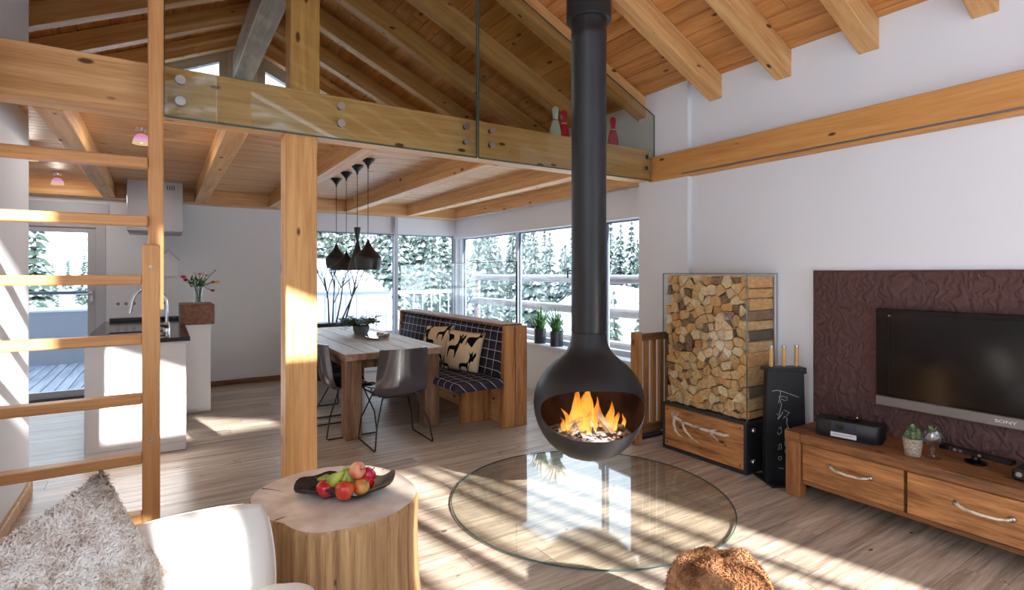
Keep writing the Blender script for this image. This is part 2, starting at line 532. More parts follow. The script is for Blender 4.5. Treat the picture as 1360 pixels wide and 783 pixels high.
M_linen = plain('beige_linen', srgb(236, 212, 176), 0.95, bump=0.2, bscale=260, spec=0.1)
M_deer = plain('black_print', srgb(24, 20, 20), 0.9, spec=0.1)
M_whitesofa = plain('white_leather', srgb(238, 236, 232), 0.5, bump=0.06, bscale=24)
M_snow = plain('snow', srgb(224, 228, 236), 0.8, spec=0.2)
M_pot = plain('anthracite_pot', srgb(46, 48, 54), 0.5)
M_greypot = plain('grey_pot', srgb(120, 120, 124), 0.6)
M_green = two_tone('leaf_green', srgb(40, 84, 34), srgb(92, 140, 62), 30, rough=0.5)
M_darkgreen = two_tone('herb_green', srgb(36, 64, 34), srgb(84, 112, 60), 40, rough=0.6)
M_succ = two_tone('succulent_green', srgb(84, 112, 84), srgb(148, 164, 124), 30, rough=0.55)
M_pinkpin = plain('raspberry_paint', srgb(206, 26, 70), 0.25, spec=0.5)
M_whitepin = plain('mint_white_paint', srgb(214, 228, 218), 0.25)
M_antler = two_tone('antler_bone', srgb(120, 92, 70), srgb(226, 214, 196), 22, 0.3, 0.55, 0.4)
M_plate_w = plain('switch_plastic', srgb(236, 236, 240), 0.35)
M_handlew = plain('light_turned_wood', srgb(210, 164, 104), 0.5, var=0.15, vscale=40)
M_chalk = plain('chalk_white_paint', srgb(210, 210, 208), 0.7)
M_bowl = two_tone('charred_black_wood', srgb(20, 18, 18), srgb(60, 52, 50), 20, rough=0.35, bump=0.4)
M_branch = plain('twig_bark', srgb(96, 88, 84), 0.9)
M_ash = two_tone('white_ash', srgb(60, 52, 48), srgb(210, 204, 200), 30, 0.4, 0.6, 0.9)

# ------------------------------------------------------------------ room numbers
XR, YB, XL, YF = 4.05, 8.2, -0.77, -1.6
RX, RZ, SL = 0.9, 4.66, 0.457           # ridge x, board underside height at the ridge, slope
XK = -2.7                               # far kitchen wall
def roof_z(x): return RZ - SL*abs(x-RX)

# ------------------------------------------------------------------ floor
bm = B(); box(bm, XK, 4.3, YF-0.2, 8.5, -0.2, -0.021)
floor = tag(build(bm, 'floor', M_subfloor), kind='structure')
PW = 0.192
row = 0
y = YF
while y < 8.36:
    x = XK + R.uniform(-1.4, 0)
    while x < 4.1:
        ln = R.uniform(1.5, 2.4)
        x0, x1 = max(x, XK), min(x+ln, 4.1)
        vis = x1 > -0.75 or y > 4.6
        if x1 - x0 > 0.05 and vis:
            bm = B()
            e = 0.0012
            dz = R.uniform(-0.0008, 0)
            vs_ = box(bm, x0+e, x1-e, y+e, y+PW-e, -0.021, dz)
            top = [f for f in bm.faces if all(v.co.z > -0.01 for v in f.verts)]
            r = bmesh.ops.inset_region(bm, faces=top, thickness=0.003, depth=0.0)
            for f in bm.faces:
                pass
            outer = [v for v in bm.verts if v.co.z > -0.01 and (abs(v.co.x-(x0+e)) < 1e-5 or abs(v.co.x-(x1-e)) < 1e-5 or abs(v.co.y-(y+e)) < 1e-5 or abs(v.co.y-(y+PW-e)) < 1e-5)]
            for v in outer: v.co.z -= 0.0018
            build(bm, 'plank', M_floorw, floor)
        x += ln
    y += PW
    row += 1

# ------------------------------------------------------------------ walls
def struct(bm, name, mat=M_white, parent=None):
    o = build(bm, name, mat, parent)
    if parent is None: o['kind'] = 'structure'
    return o

# right wall: plain stretch with the television, a pier standing 5 cm proud, then the window wall
bm = B()
box(bm, XR, XR+0.3, YF-0.2, 3.26, -0.2, 3.30)
box(bm, XR-0.05, XR+0.3, 3.26, 3.86, -0.2, 3.30)
box(bm, XR, XR+0.3, 3.86, 8.5, -0.2, 0.57)
box(bm, XR+0.12, XR+0.3, 3.86, 8.5, 2.09, 2.42)
box(bm, XR, XR+0.3, 3.86, 8.5, 2.42, 3.30)
wall_right = struct(bm, 'wall_right')
bm = B(); box(bm, XR-0.035, XR+0.3, 3.87, 8.0, 0.57, 0.60, 0.004)
struct(bm, 'trim_1', M_white)   # window sill
bm = B(); lathe(bm, [(0, 0.0), (0.085, 0.0), (0.085, 2.42), (0, 2.42)], 24, (4.27, 8.24, 0))
struct(bm, 'trim_2', M_white)   # round corner pipe

# back wall with kitchen door and the dining window
bm = B()
box(bm, XK-0.2, -1.72, YB, YB+0.3, -0.2, 2.62)
box(bm, -0.58, 1.42, YB, YB+0.3, -0.2, 2.62)
box(bm, -1.72, -0.58, YB, YB+0.3, 2.12, 2.62)
box(bm, 1.42, 4.35, YB, YB+0.3, -0.2, 0.54)
box(bm, 1.42, 4.35, YB+0.06, YB+0.3, 2.14, 2.62)
wall_back = struct(bm, 'wall_back')
# gable above, with two openings under the slopes
gz0 = 2.62
def gable_piece(bm, x0, x1, zlo0, zlo1, zhi0, zhi1):
    prism(bm, [(x0, zlo0), (x1, zlo1), (x1, zhi1), (x0, zhi0)], 'y', YB, YB+0.3)
bm = B()
gable_piece(bm, XK-0.2, -1.15, gz0, gz0, roof_z(XK-0.2)+.1, roof_z(-1.15)+.1)
gable_piece(bm, -1.15, 0.74, gz0, gz0, 2.72, 2.72)
gable_piece(bm, -1.15, 0.74, roof_z(-1.15)-.07, roof_z(0.74)-.07, roof_z(-1.15)+.1, roof_z(0.74)+.1)
gable_piece(bm, 0.74, RX, gz0, gz0, roof_z(0.74)+.1, RZ+.1)
gable_piece(bm, RX, 1.10, gz0, gz0, RZ+.1, roof_z(1.10)+.1)
gable_piece(bm, 1.10, 2.6, gz0, gz0, 2.72, 2.72)
gable_piece(bm, 1.10, 2.6, roof_z(1.10)-.07, roof_z(2.6)-.07, roof_z(1.10)+.1, roof_z(2.6)+.1)
gable_piece(bm, 2.6, 4.35, gz0, gz0, roof_z(2.6)+.1, roof_z(4.35)+.1)
struct(bm, 'wall_gable')
def slope_window(name, x0, x1):
    o = thing(name, None, None, kind='structure')
    zt0, zt1 = roof_z(x0)-.07, roof_z(x1)-.07
    w = 0.13
    bm = B()
    prism(bm, [(x0, zt0-w), (x1, zt1-w), (x1, zt1), (x0, zt0)], 'y', YB+0.02, YB+0.12)
    box(bm, x0, x1, YB+0.02, YB+0.12, 2.72, 2.72+w)
    for xa, xb in ((x0, x0+w*0.8), (x1-w*0.8, x1)):
        za, zb = roof_z(xa)-.07-w, roof_z(xb)-.07-w
        prism(bm, [(xa, 2.72+w), (xb, 2.72+w), (xb, zb), (xa, za)], 'y', YB+0.02, YB+0.12)
    build(bm, 'window_frame', M_frame, o)
    bm = B()
    prism(bm, [(x0+w, 2.72+w), (x1-w, 2.72+w), (x1-w, roof_z(x1-w)-.07-w), (x0+w, roof_z(x0+w)-.07-w)], 'y', YB+0.06, YB+0.07)
    build(bm, 'pane', M_winglass, o)
slope_window('window_3', -1.15, 0.74)
slope_window('window_4', 1.10, 2.6)

# left wall of the living room, up to the roof, ending before the kitchen
bm = B()
box(bm, XL-.12, XL, 1.05, 4.9, -.2, roof_z(XL)+.06)
box(bm, XL-.12, XL, YF-.2, -1.35, -.2, roof_z(XL)+.06)
box(bm, XL-.12, XL, -1.35, 1.05, -.2, .25)  # below an unseen opening added to brighten the room with skylight
box(bm, XL-.12, XL, -1.35, 1.05, 2.75, roof_z(XL)+.06)
box(bm, XK, XL-.12, 4.78, 4.9, -.2, roof_z(XK)+.7)
struct(bm, 'wall_left')
bm = B()
box(bm, XK-0.2, XK, 4.78, 8.4, -0.2, 3.2)
struct(bm, 'wall_kitchen')
# front wall behind the camera: glazed doors below, a solid band, gable glazing above
bm = B()
yf0, yf1 = YF-0.2, YF
def fp(pts): prism(bm, pts, 'y', yf0, yf1)
box(bm, XL-.12, -0.72, yf0, yf1, -0.2, 3.2)
box(bm, 3.78, 4.35, yf0, yf1, -0.2, 3.30)
box(bm, -0.72, 3.78, yf0, yf1, -0.2, 0.02)
box(bm, -0.72, 3.78, yf0, yf1, 2.62, 3.40)
fp([(XL-.12, 3.2), (-0.72, 3.2), (-0.72, roof_z(-0.72)+.1), (XL-.12, roof_z(XL-.12)+.1)])
# band under the slopes
fp([(-0.72, roof_z(-0.72)-.08), (0.9, RZ-.08), (0.9, RZ+.1), (-0.72, roof_z(-0.72)+.1)])
box(bm, -0.72, 0.80, yf0, yf1, 0.02, 2.62)  # added panel closing the lower glazing to keep sun off the fur cushion
box(bm, 0.66, 1.11, yf0+.04, yf1, 3.40, 4.6)
fp([(0.9, 4.32), (3.0, 3.44), (3.0, roof_z(3.0)+.1), (0.9, RZ+.1)])
fp([(2.6, 3.40), (3.78, 3.2), (3.78, roof_z(3.78)+.1), (2.6, roof_z(2.6)+.1)])
for xm in (2.3,):
    box(bm, xm-0.04, xm+0.04, yf0+.06, yf1-.04, 0.0, 2.62)
struct(bm, 'wall_front')

# skirting boards
bm = B(); box(bm, XL, XL+0.022, YF, 4.9, 0, 0.085, 0.004)
struct(bm, 'baseboard_left', M_skirt)
bm = B(); box(bm, -0.5, 1.42, YB-0.018, YB, 0, 0.07, 0.004)
struct(bm, 'baseboard_back', M_oldwood_x)

# ------------------------------------------------------------------ roof: boards and rafters
bm = B()
prism(bm, [(-1.2, roof_z(-1.2)+.03), (RX, RZ+.03), (4.4, roof_z(4.4)+.03), (4.4, roof_z(4.4)+.2), (RX, RZ+.2), (-1.2, roof_z(-1.2)+.2)], 'y', YF-.3, 8.6)
prism(bm, [(XK-.3, roof_z(XK-.3)+.03), (-1.2, roof_z(-1.2)+.03), (-1.2, roof_z(-1.2)+.2), (XK-.3, roof_z(XK-.3)+.2)], 'y', 4.7, 8.6)
ceiling = struct(bm, 'ceiling', M_roofboard)
CA = math.cos(math.atan(SL)); SA = math.sin(math.atan(SL))
BW = 0.148
for side in (1, -1):
    smax = (4.08-RX)/CA if side > 0 else (RX-(XK-.1))/CA
    s = 0.0; k = 0
    while s < smax:
        y_st = 4.75 if (side < 0 and s > 2.2) else YF-.1
        ys = [y_st] + ([1.2 + R.uniform(-1, 1), 4.9 + R.uniform(-1, 1)] if side > 0 else [5.6+R.uniform(-.6, .6)]) + [8.3]
        s1 = min(s+BW, smax)
        for a, b_ in zip(ys[:-1], ys[1:]):
            bm = B()
            g = 0.002; ch = 0.006; th = 0.022
            for (ya, yb) in ((a+g, b_-g),):
                prof = [(s+g, th), (s1-g, th), (s1-g, ch), (s1-g-ch, 0), (s+g+ch, 0), (s+g, ch)]
                pts = []
                for ss, h in prof:
                    px = RX + side*(ss*CA) + side*h*SA
                    pz = RZ - ss*SA + h*CA
                    pts.append((px, pz))
                if side > 0: pts = pts[::-1]
                prism(bm, pts, 'y', ya, yb)
            build(bm, 'roof_board', M_roofboard, ceiling)
        s += BW; k += 1
RH = 0.208
raf_y = [-1.36, -0.74, -0.13, 0.48, 1.098, 1.72, 2.325, 2.94, 3.768, 4.58, 5.35, 6.10, 6.88, 7.68]
for yy in raf_y:
    bm = B()
    prism(bm, [(RX, RZ-0.004), (4.06, roof_z(4.06)-0.004), (4.06, roof_z(4.06)-RH), (RX, RZ-RH)], 'y', yy, yy+0.125, 0.004)
    build(bm, 'rafter', M_rafter[1], ceiling)
    bm = B()
    xe = XK if yy > 4.5 else -1.15
    prism(bm, [(RX, RZ-0.004), (RX, RZ-RH), (xe, roof_z(xe)-RH), (xe, roof_z(xe)-0.004)], 'y', yy, yy+0.125, 0.004)
    build(bm, 'rafter', M_rafter[-1], ceiling)
bm = B(); box(bm, RX-0.11, RX+0.12, 3.6, YB, 4.10, 4.44, 0.006)
label_part(build(bm, 'ridge_beam', M_ridge, ceiling), 'pale grey limed ridge beam')

# ------------------------------------------------------------------ loft floor: lower ceiling with boards and joists
bm = B(); box(bm, XK, XR, 3.87, YB, 2.585, 2.665)
low = struct(bm, 'ceiling_kitchen', M_spruce_x)
bm = B()
yy = 3.87
while yy < YB-0.02:
    g = 0.004
    prism(bm, [(yy+g, 2.586), (yy+g, 2.568), (yy+g+.004, 2.564), (yy+.094-.004, 2.564), (yy+.094, 2.568), (yy+.094, 2.586)], 'x', XK, XR)
    yy += 0.098
o = build(bm, 'ceiling_boards', M_lowboard, low); o['kind'] = 'stuff'
for xc in (-1.45, -0.53, 0.40, 1.27, 2.30, 3.26):
    bm = B(); box(bm, xc-0.065, xc+0.065, 3.87, 7.93, 2.40, 2.566, 0.004)
    build(bm, 'joist', M_spruce_y, low)
bm = B(); box(bm, XR-0.02, XR+0.11, 3.87, 7.93, 2.40, 2.566, 0.004)
build(bm, 'edge_beam', M_spruce_y, low)
bm = B(); box(bm, XK, XR+0.15, 7.93, YB+0.03, 2.395, 2.566, 0.004)
build(bm, 'edge_beam', M_spruce_x, low)
# thin steel strip with hooks under the right edge beam (curtain wire)
bm = B()
cyl(bm, (XR-0.01, 3.9, 2.385), (XR-0.01, 7.9, 2.385), 0.006, 8)
for i in range(5):
    yh = 4.1 + i*0.85
    tube(bm, [(XR-0.01, yh, 2.395), (XR-0.03, yh, 2.38), (XR-0.03, yh-.03, 2.36), (XR-0.01, yh-.05, 2.37)], 0.004, 6)
o = build(bm, 'curtain_wire', M_steel, base=(XR-.01, 5.9, 2.385))
tag(o, 'thin steel curtain wire with small hooks below the wooden ceiling by the windows', 'curtain wire')

bm = B(); box(bm, XL+0.005, XR-0.055, 3.685, 3.868, 2.405, 2.69, 0.005)
gb = build(bm, 'loft_beam', M_spruce_x, base=(1.6, 3.78, 2.405))
tag(gb, 'long spruce beam carrying the loft edge behind the glass balustrade', 'beam')
bm = B(); box(bm, 0.66, 0.855, 3.69, 3.868, 0, 2.405, 0.006)
pb = build(bm, 'timber_post', M_spruce_z, base=(0.757, 3.78, 0))
tag(pb, 'square spruce post standing on the floor below the loft beam', 'post')
bm = B(); box(bm, 0.69, 0.875, 3.70, 3.868, 2.69, 4.099, 0.006)
pb = build(bm, 'timber_post', M_spruce_z, base=(0.78, 3.78, 2.69))
tag(pb, 'square spruce post rising from the loft beam to the roof, behind glass', 'post')
bm = B(); box(bm, XR-0.085, XR+0.03, YF, 3.70, 2.385, 2.62, 0.004)
wb = build(bm, 'wall_beam', M_beamorange, base=(XR, 1, 2.385))
tag(wb, 'orange spruce beam running along the white wall above the television', 'beam')
bm = B(); box(bm, XR-0.086, XR-0.07, YF, 3.3, 2.402, 2.416)
label_part(build(bm, 'cable_strip', M_bezel, wb), 'grey strip let into the beam')

# ------------------------------------------------------------------ glass balustrade panes
def balustrade(x0, x1, label, bolts):
    t = thing('glass_balustrade', label, 'balustrade', ((x0+x1)/2, 3.655, 2.40))
    def top(x): return roof_z(x)-RH-0.012
    pts = [(x0, 2.395), (x1, 2.395), (x1, top(x1))]
    if x0 < RX < x1: pts.append((RX, top(RX)))
    pts.append((x0, top(x0)))
    bm = B(); prism(bm, pts, 'y', 3.648, 3.662)
    build(bm, 'pane', M_balglass, t)
    bm = B()
    for p, q in zip(pts, pts[1:]+pts[:1]):
        tube(bm, [(p[0], 3.655, p[1]), (q[0], 3.655, q[1])], 0.0062, 6)
    label_part(build(bm, 'pane_edge', M_glassedge, t), 'dark green polished glass edge')
    for bx, bz in bolts:
        bm = B()
        lathe(bm, [(0, 0), (0.024, 0), (0.026, 0.004), (0.026, 0.012), (0, 0.012)], 20)
        bmesh.ops.transform(bm, matrix=Matrix.Translation((bx, 3.648, bz)) @ Matrix.Rotation(PI/2, 4, 'X'), verts=bm.verts)
        b = build(bm, 'standoff_bolt', M_steel, t, 40)
        bm = B(); cyl(bm, (bx, 3.662, bz), (bx, 3.685, bz), 0.018, 14)
        build(bm, 'bolt_sleeve', M_black, b)
balustrade(0.003, 2.035, 'wider glass balustrade pane, on the ladder side of the loft beam',
           [(0.085, 2.612), (0.085, 2.49), (1.0, 2.615), (1.0, 2.50), (1.945, 2.62), (1.945, 2.505)])
balustrade(2.05, 3.998, 'glass balustrade pane with bowling pins behind it, ending at white wall',
           [(2.17, 2.62), (2.17, 2.51), (3.925, 2.625), (3.925, 2.515)])

# ------------------------------------------------------------------ windows and the kitchen door
def rect_window(name, axis, u0, u1, z0, z1, d, mull=(), fw=0.055, depth=0.07, tilt=None):
    o = thing(name, None, None, kind='structure')
    def bx(bm, a0, a1, za, zb, d0=d, d1=d+depth, bev=0.004):
        if axis == 'y': box(bm, a0, a1, d0, d1, za, zb, bev)
        else: box(bm, d0, d1, a0, a1, za, zb, bev)
    bm = B()
    bx(bm, u0, u0+fw, z0, z1); bx(bm, u1-fw, u1, z0, z1)
    bx(bm, u0+fw, u1-fw, z0, z0+fw); bx(bm, u0+fw, u1-fw, z1-fw*.6, z1)
    build(bm, 'window_frame', M_frame, o)
    edges = [u0+fw] + [m for m in mull] + [u1-fw]
    for m in mull:
        bm = B(); bx(bm, m-0.03, m+0.03, z0+fw, z1-fw*.6)
        build(bm, 'mullion', M_frame, o)
    bm = B()
    for a, b_ in zip(edges[:-1], edges[1:]):
        a2, b2 = a + (0.03 if a in mull else 0), b_ - (0.03 if b_ in mull else 0)
        for q in ((a2, a2+.012), (b2-.012, b2)):
            bx(bm, q[0], q[1], z0+fw, z1-fw*.6, d+.02, d+.05, 0)
        bx(bm, a2, b2, z1-fw*.6-.012, z1-fw*.6, d+.02, d+.05, 0)
    label_part(build(bm, 'seal', M_framedk, o), 'dark rubber seal')
    for a, b_ in zip(edges[:-1], edges[1:]):
        bm = B(); bx(bm, a, b_, z0+fw, z1-fw*.6, d+0.03, d+0.042, 0)
        build(bm, 'pane', M_winglass, o)
    return o
w1 = rect_window('window_1', 'y', 1.42, 4.22, 0.54, 2.16, YB+0.10, (3.14,))
w2 = rect_window('window_2', 'x', 3.86, 8.12, 0.60, 2.11, 4.22, (4.62, 6.42))
# slim floor-to-ceiling window post in front of the back window
bm = B(); box(bm, 3.075, 3.135, YB-0.02, YB+0.04, 0.54, 2.40, 0.006)
label_part(build(bm, 'post', M_frame, w1), 'slim grey post in front of the mullion')
bm = B()
tube(bm, [(3.16, YB+0.09, 1.62), (3.19, YB+0.05, 1.62), (3.19, YB+0.05, 1.53)], 0.009, 8)
label_part(build(bm, 'window_handle', M_black, w1), 'black window handle')

door = thing('door_1', None, None, kind='structure')
bm = B()
box(bm, -0.68, -0.58, YB-0.01, YB+0.1, 0, 2.12, 0.004)
box(bm, -1.72, -1.62, YB-0.01, YB+0.1, 0, 2.12, 0.004)
box(bm, -1.62, -0.68, YB-0.01, YB+0.1, 2.05, 2.12, 0.004)
build(bm, 'door_frame', M_greydoor, door)
bm = B()
box(bm, -0.76, -0.68, YB+0.02, YB+0.08, 0.04, 2.05, 0.004)
box(bm, -1.62, -1.54, YB+0.02, YB+0.08, 0.04, 2.05, 0.004)
box(bm, -1.54, -0.76, YB+0.02, YB+0.08, 1.99, 2.05, 0.004)
box(bm, -1.54, -0.76, YB+0.02, YB+0.08, 0.04, 0.12, 0.004)
build(bm, 'door_leaf', M_greydoor, door)
bm = B(); box(bm, -1.62, -0.68, YB-0.02, YB+0.1, 0.0, 0.04, 0.004)
label_part(build(bm, 'threshold', M_framedk, door), 'dark metal threshold')
bm = B(); box(bm, -1.54, -0.76, YB+0.045, YB+0.055, 0.12, 1.99)
build(bm, 'pane', M_winglass, door)
bm = B()
box(bm, -0.735, -0.70, YB+0.0, YB+0.02, 1.16, 1.30, 0.003)
tube(bm, [(-0.718, YB+.0, 1.25), (-0.718, YB-0.05, 1.25), (-0.86, YB-0.05, 1.25)], 0.01, 8)
label_part(build(bm, 'door_handle', M_chrome, door), 'chrome lever handle')
bm = B(); box(bm, -1.5, -0.55, YB-0.012, YB, 2.16, 2.34, 0.004)
build(bm, 'transom_panel', M_frame, door)

# light switches on the pier
for i, (z, n) in enumerate(((1.42, 'single white light switch, topmost on the pier beside the firewood'),
                            (1.265, 'white wall switch in the middle of the column beside the firewood'),
                            (1.185, 'white wall switch just under the middle one beside the firewood'),
                            (1.105, 'lowest white wall switch beside the firewood stack'))):
    t = thing('light_switch', n, 'switch', (XR-0.05, 3.50, z), 'switches on the white pier')
    bm = B(); box(bm, XR-0.06, XR-0.05, 3.46, 3.54, z-0.038, z+0.038, 0.003)
    build(bm, 'switch_plate', M_plate_w, t)
    bm = B(); box(bm, XR-0.064, XR-0.058, 3.475, 3.525, z-0.026, z+0.026, 0.003)
    build(bm, 'rocker', M_plate_w, t)
#MARK1
# ------------------------------------------------------------------ ladder
lad = thing('loft_ladder', 'wooden ladder with flat rungs leading up to the loft beam', 'ladder', (-0.4, 3.52, 0))
def rail(xa, xb, upper):
    bm = B()
    if upper: box(bm, xa, xb, 3.535, 3.605, 1.30, 4.30, 0.006)
    else: box(bm, xa, xb, 3.45, 3.53, 0.0, 1.655, 0.006)
    return build(bm, 'rail' if not upper else 'upper_rail', M_ladder, lad)
r1 = rail(-0.092, -0.012, False); rail(-0.068, 0.004, True)
rail(-0.755, -0.68, False); rail(-0.755, -0.69, True)
for k in range(7):
    z = 0.205 + k*0.3155
    bm = B()
    if z < 1.6: box(bm, -0.68, -0.092, 3.455, 3.535, z-0.025, z+0.025, 0.005)
    else: box(bm, -0.69, -0.068, 3.50, 3.60, z-0.027, z+0.027, 0.005)
    build(bm, 'rung', M_ladder_x, lad)
for z in (1.535, 0.62):
    bm = B(); ellipsoid(bm, (-0.052, 3.449, z), 0.011, 0.006, 0.011, 10, 6)
    label_part(build(bm, 'screw_head', M_antler, r1, 60), 'round brass screw head')

# ------------------------------------------------------------------ suspended fireplace
FX, FY = 2.405, 2.775
FZ, FR = 0.632, 0.372
fire = thing('suspended_fireplace', 'matt black hanging fireplace with round open bowl on a long flue', 'fireplace', (FX, FY, 0.25))
prof = [(0.0, FZ-0.368), (0.05, FZ-0.366), (0.11, FZ-0.355), (0.17, FZ-0.332), (0.225, FZ-0.298), (0.275, FZ-0.25),
        (0.315, FZ-0.195), (0.345, FZ-0.135), (0.364, FZ-0.07), (0.372, FZ), (0.366, FZ+0.06), (0.350, FZ+0.12),
        (0.322, FZ+0.175), (0.285, FZ+0.225), (0.245, FZ+0.265), (0.205, FZ+0.297), (0.172, FZ+0.325), (0.147, FZ+0.355),
        (0.130, FZ+0.39), (0.120, FZ+0.43), (0.115, FZ+0.475)]
def shell_bm(off):
    bm = B()
    ring = [(max(0, r-off*(1 if r > 0 else 0)), z + (off if i == 0 else 0)) for i, (r, z) in enumerate(prof)]
    return ring
T = 0.012
inner = []
for i, (r, z) in enumerate(prof):
    a = prof[max(0, i-1)]; b_ = prof[min(len(prof)-1, i+1)]
    tx, tz = b_[0]-a[0], b_[1]-a[1]; l = math.hypot(tx, tz)
    nx, nz = -tz/l, tx/l
    inner.append((max(0.0, r+nx*T), z+nz*T) if r > 0 else (0.0, z+T))
bm = B()
lathe(bm, prof + inner[::-1], 72, (0, 0, 0))
bmesh.ops.recalc_face_normals(bm, faces=bm.faces)
me = bpy.data.meshes.new('bowl_raw'); bm.to_mesh(me); bm.free()
bowl_o = bpy.data.objects.new('bowl_raw', me); COL.objects.link(bowl_o)
# cutter: an elliptic cylinder leaving the bowl towards the room
view = math.atan2(-FX, -FY)                      # heading from stove to camera (x = sin, y = cos)
head = view - math.radians(10)
bm = B()
n = 64
cut0, cut1 = [], []
for k in range(n):
    a = 2*PI*k/n
    ca, sa = math.cos(a), math.sin(a)
    px = 0.338*(abs(ca)**0.85)*(1 if ca >= 0 else -1)
    pz = (0.158 if sa > 0 else 0.158)*(abs(sa)**0.9)*(1 if sa >= 0 else -1)
    cut0.append(bm.verts.new((px, 0.0, pz))); cut1.append(bm.verts.new((px, 0.6, pz)))
bm.faces.new(cut0); bm.faces.new(cut1[::-1])
for k in range(n): bm.faces.new((cut0[k], cut1[k], cut1[(k+1) % n], cut0[(k+1) % n]))
bmesh.ops.recalc_face_normals(bm, faces=bm.faces)
bmesh.ops.transform(bm, matrix=Matrix.Translation((0, 0, FZ-0.008)) @ Matrix.Rotation(-head, 4, 'Z'), verts=bm.verts)
cme = bpy.data.meshes.new('cut_raw'); bm.to_mesh(cme); bm.free()
cut_o = bpy.data.objects.new('cut_raw', cme); COL.objects.link(cut_o)
md = bowl_o.modifiers.new('cut', 'BOOLEAN'); md.operation = 'DIFFERENCE'; md.object = cut_o; md.solver = 'EXACT'
dg = bpy.context.evaluated_depsgraph_get()
fin = bpy.data.meshes.new_from_object(bowl_o.evaluated_get(dg))
bpy.data.objects.remove(bowl_o); bpy.data.objects.remove(cut_o)
bpy.data.meshes.remove(me); bpy.data.meshes.remove(cme)
M_inner = two_tone('heat_tinted_steel', srgb(52, 34, 30), srgb(96, 66, 56), 7, 0.35, 0.65, 0.6)
fin.materials.clear(); fin.materials.append(M_stove); fin.materials.append(M_inner)
fin.name = 'fire_bowl'
for p in fin.polygons:
    c = p.center
    ra = Vector((c.x, c.y, c.z-FZ))
    # inner skin faces point back towards the axis
    nrm = p.normal
    if nrm.dot(Vector((c.x, c.y, (c.z-FZ)*0.8))) < -0.02 and c.z < FZ+0.32: p.material_index = 1
fin.polygons.foreach_set('use_smooth', [True]*len(fin.polygons))
fin.set_sharp_from_angle(angle=math.radians(35))
fb = new_obj('fire_bowl', fin, fire); fb.location = (0, 0, -0.25)
ORG[fb.name] = Vector((FX, FY, 0.25))
def fpipe(name, pr, mat=M_stove, parent=fire):
    bm = B(); lathe(bm, pr, 48, (FX, FY, 0)); return build(bm, name, mat, parent, 35)
fpipe('flue_pipe', [(0.115, FZ+0.478), (0.1165, FZ+0.486), (0.1165, 3.06), (0.119, 3.065), (0.119, 3.11), (0.1165, 3.115), (0.119, 3.16), (0.119, 3.3)])
fpipe('flue_collar', [(0.12, 3.19), (0.146, 3.19), (0.150, 3.194), (0.150, 3.86), (0.12, 3.86)])
fpipe('drip_knob', [(0.0, FZ-0.386), (0.03, FZ-0.384), (0.034, FZ-0.372), (0.03, FZ-0.36)], M_steel)
bm = B()
dirc = Vector((-0.84, 0.54, 0))
base = Vector((FX, FY, 1.52)) + dirc*0.112
tube(bm, [base, base+dirc*0.03, base+dirc*0.03-Vector((0, 0, .05))], 0.006, 8)
build(bm, 'damper_handle', M_black, fire)
# ash bed and burning logs
fdir = Vector((math.sin(head), math.cos(head), 0)); fside = Vector((-fdir.y, fdir.x, 0))
bm = B()
lathe(bm, [(0, FZ-0.355), (0.15, FZ-0.325), (0.25, FZ-0.255), (0.292, FZ-0.20), (0.20, FZ-0.185), (0.1, FZ-0.165), (0, FZ-0.16)], 40, (FX, FY, 0))
for v in bm.verts:
    if v.co.z > FZ-0.21: v.co.z += 0.012*mnoise.noise(v.co*22)
build(bm, 'ash_bed', M_ash, fire, 60)
M_ember, nt, out = base_mat('ember_coal')
p = principled(nt, out); p.inputs['Base Color'].default_value = srgb(40, 28, 24); p.inputs['Roughness'].default_value = 0.9
tc = nt.nodes.new('ShaderNodeTexCoord'); no = nt.nodes.new('ShaderNodeTexNoise'); no.inputs['Scale'].default_value = 34
nt.links.new(tc.outputs['Object'], no.inputs['Vector'])
rp = nt.nodes.new('ShaderNodeValToRGB')
rp.color_ramp.elements[0].position = 0.52; rp.color_ramp.elements[0].color = (0, 0, 0, 1)
rp.color_ramp.elements[1].position = 0.66; rp.color_ramp.elements[1].color = (1.0, 0.22, 0.03, 1)
nt.links.new(no.outputs[0], rp.inputs[0]); nt.links.new(rp.outputs[0], p.inputs['Emission Color']); p.inputs['Emission Strength'].default_value = 0.7
M_charlog = two_tone('charring_log', srgb(46, 28, 22), srgb(200, 160, 120), 14, 0.42, 0.6, 0.85)
M_palelog = two_tone('fresh_split_log', srgb(190, 150, 104), srgb(232, 206, 168), 14, 0.4, 0.6, 0.8)
def fpt(side, depth, z): return Vector((FX, FY, FZ)) + fside*side + fdir*depth + Vector((0, 0, z))
burn = [((-0.20, .02, -.185), (0.01, .05, -.06), .021, M_palelog, 'pale split log leaning up to the left in the fire'),
        ((0.04, .02, -.06), (0.155, .13, -.20), .024, M_palelog, 'pale split log leaning towards the right rim of the fire'),
        ((-0.08, .14, -.185), (0.13, .02, -.17), .026, M_charlog, 'charred log lying low across the embers'),
        ((-0.03, -.02, -.05), (0.02, .14, -.19), .020, M_charlog, 'charred log standing upright between the flames'),
        ((-0.16, .12, -.18), (0.0, .0, -.08), .018, M_charlog, 'thin charred stick propped over the embers'),
        ((0.10, -.02, -.175), (0.24, .0, -.165), .022, M_charlog, 'charred log end at the far side of the bowl')]
for a, b_, r, mat, lb in burn:
    bm = B(); tube(bm, [fpt(*a), (fpt(*a)+fpt(*b_))/2+Vector((0, 0, .004)), fpt(*b_)], [r, r*1.1, r*.85], 5)
    c = (fpt(*a)+fpt(*b_))/2
    tag(build(bm, 'burning_log', mat, base=c), lb, 'log', 'logs burning in the fire bowl')
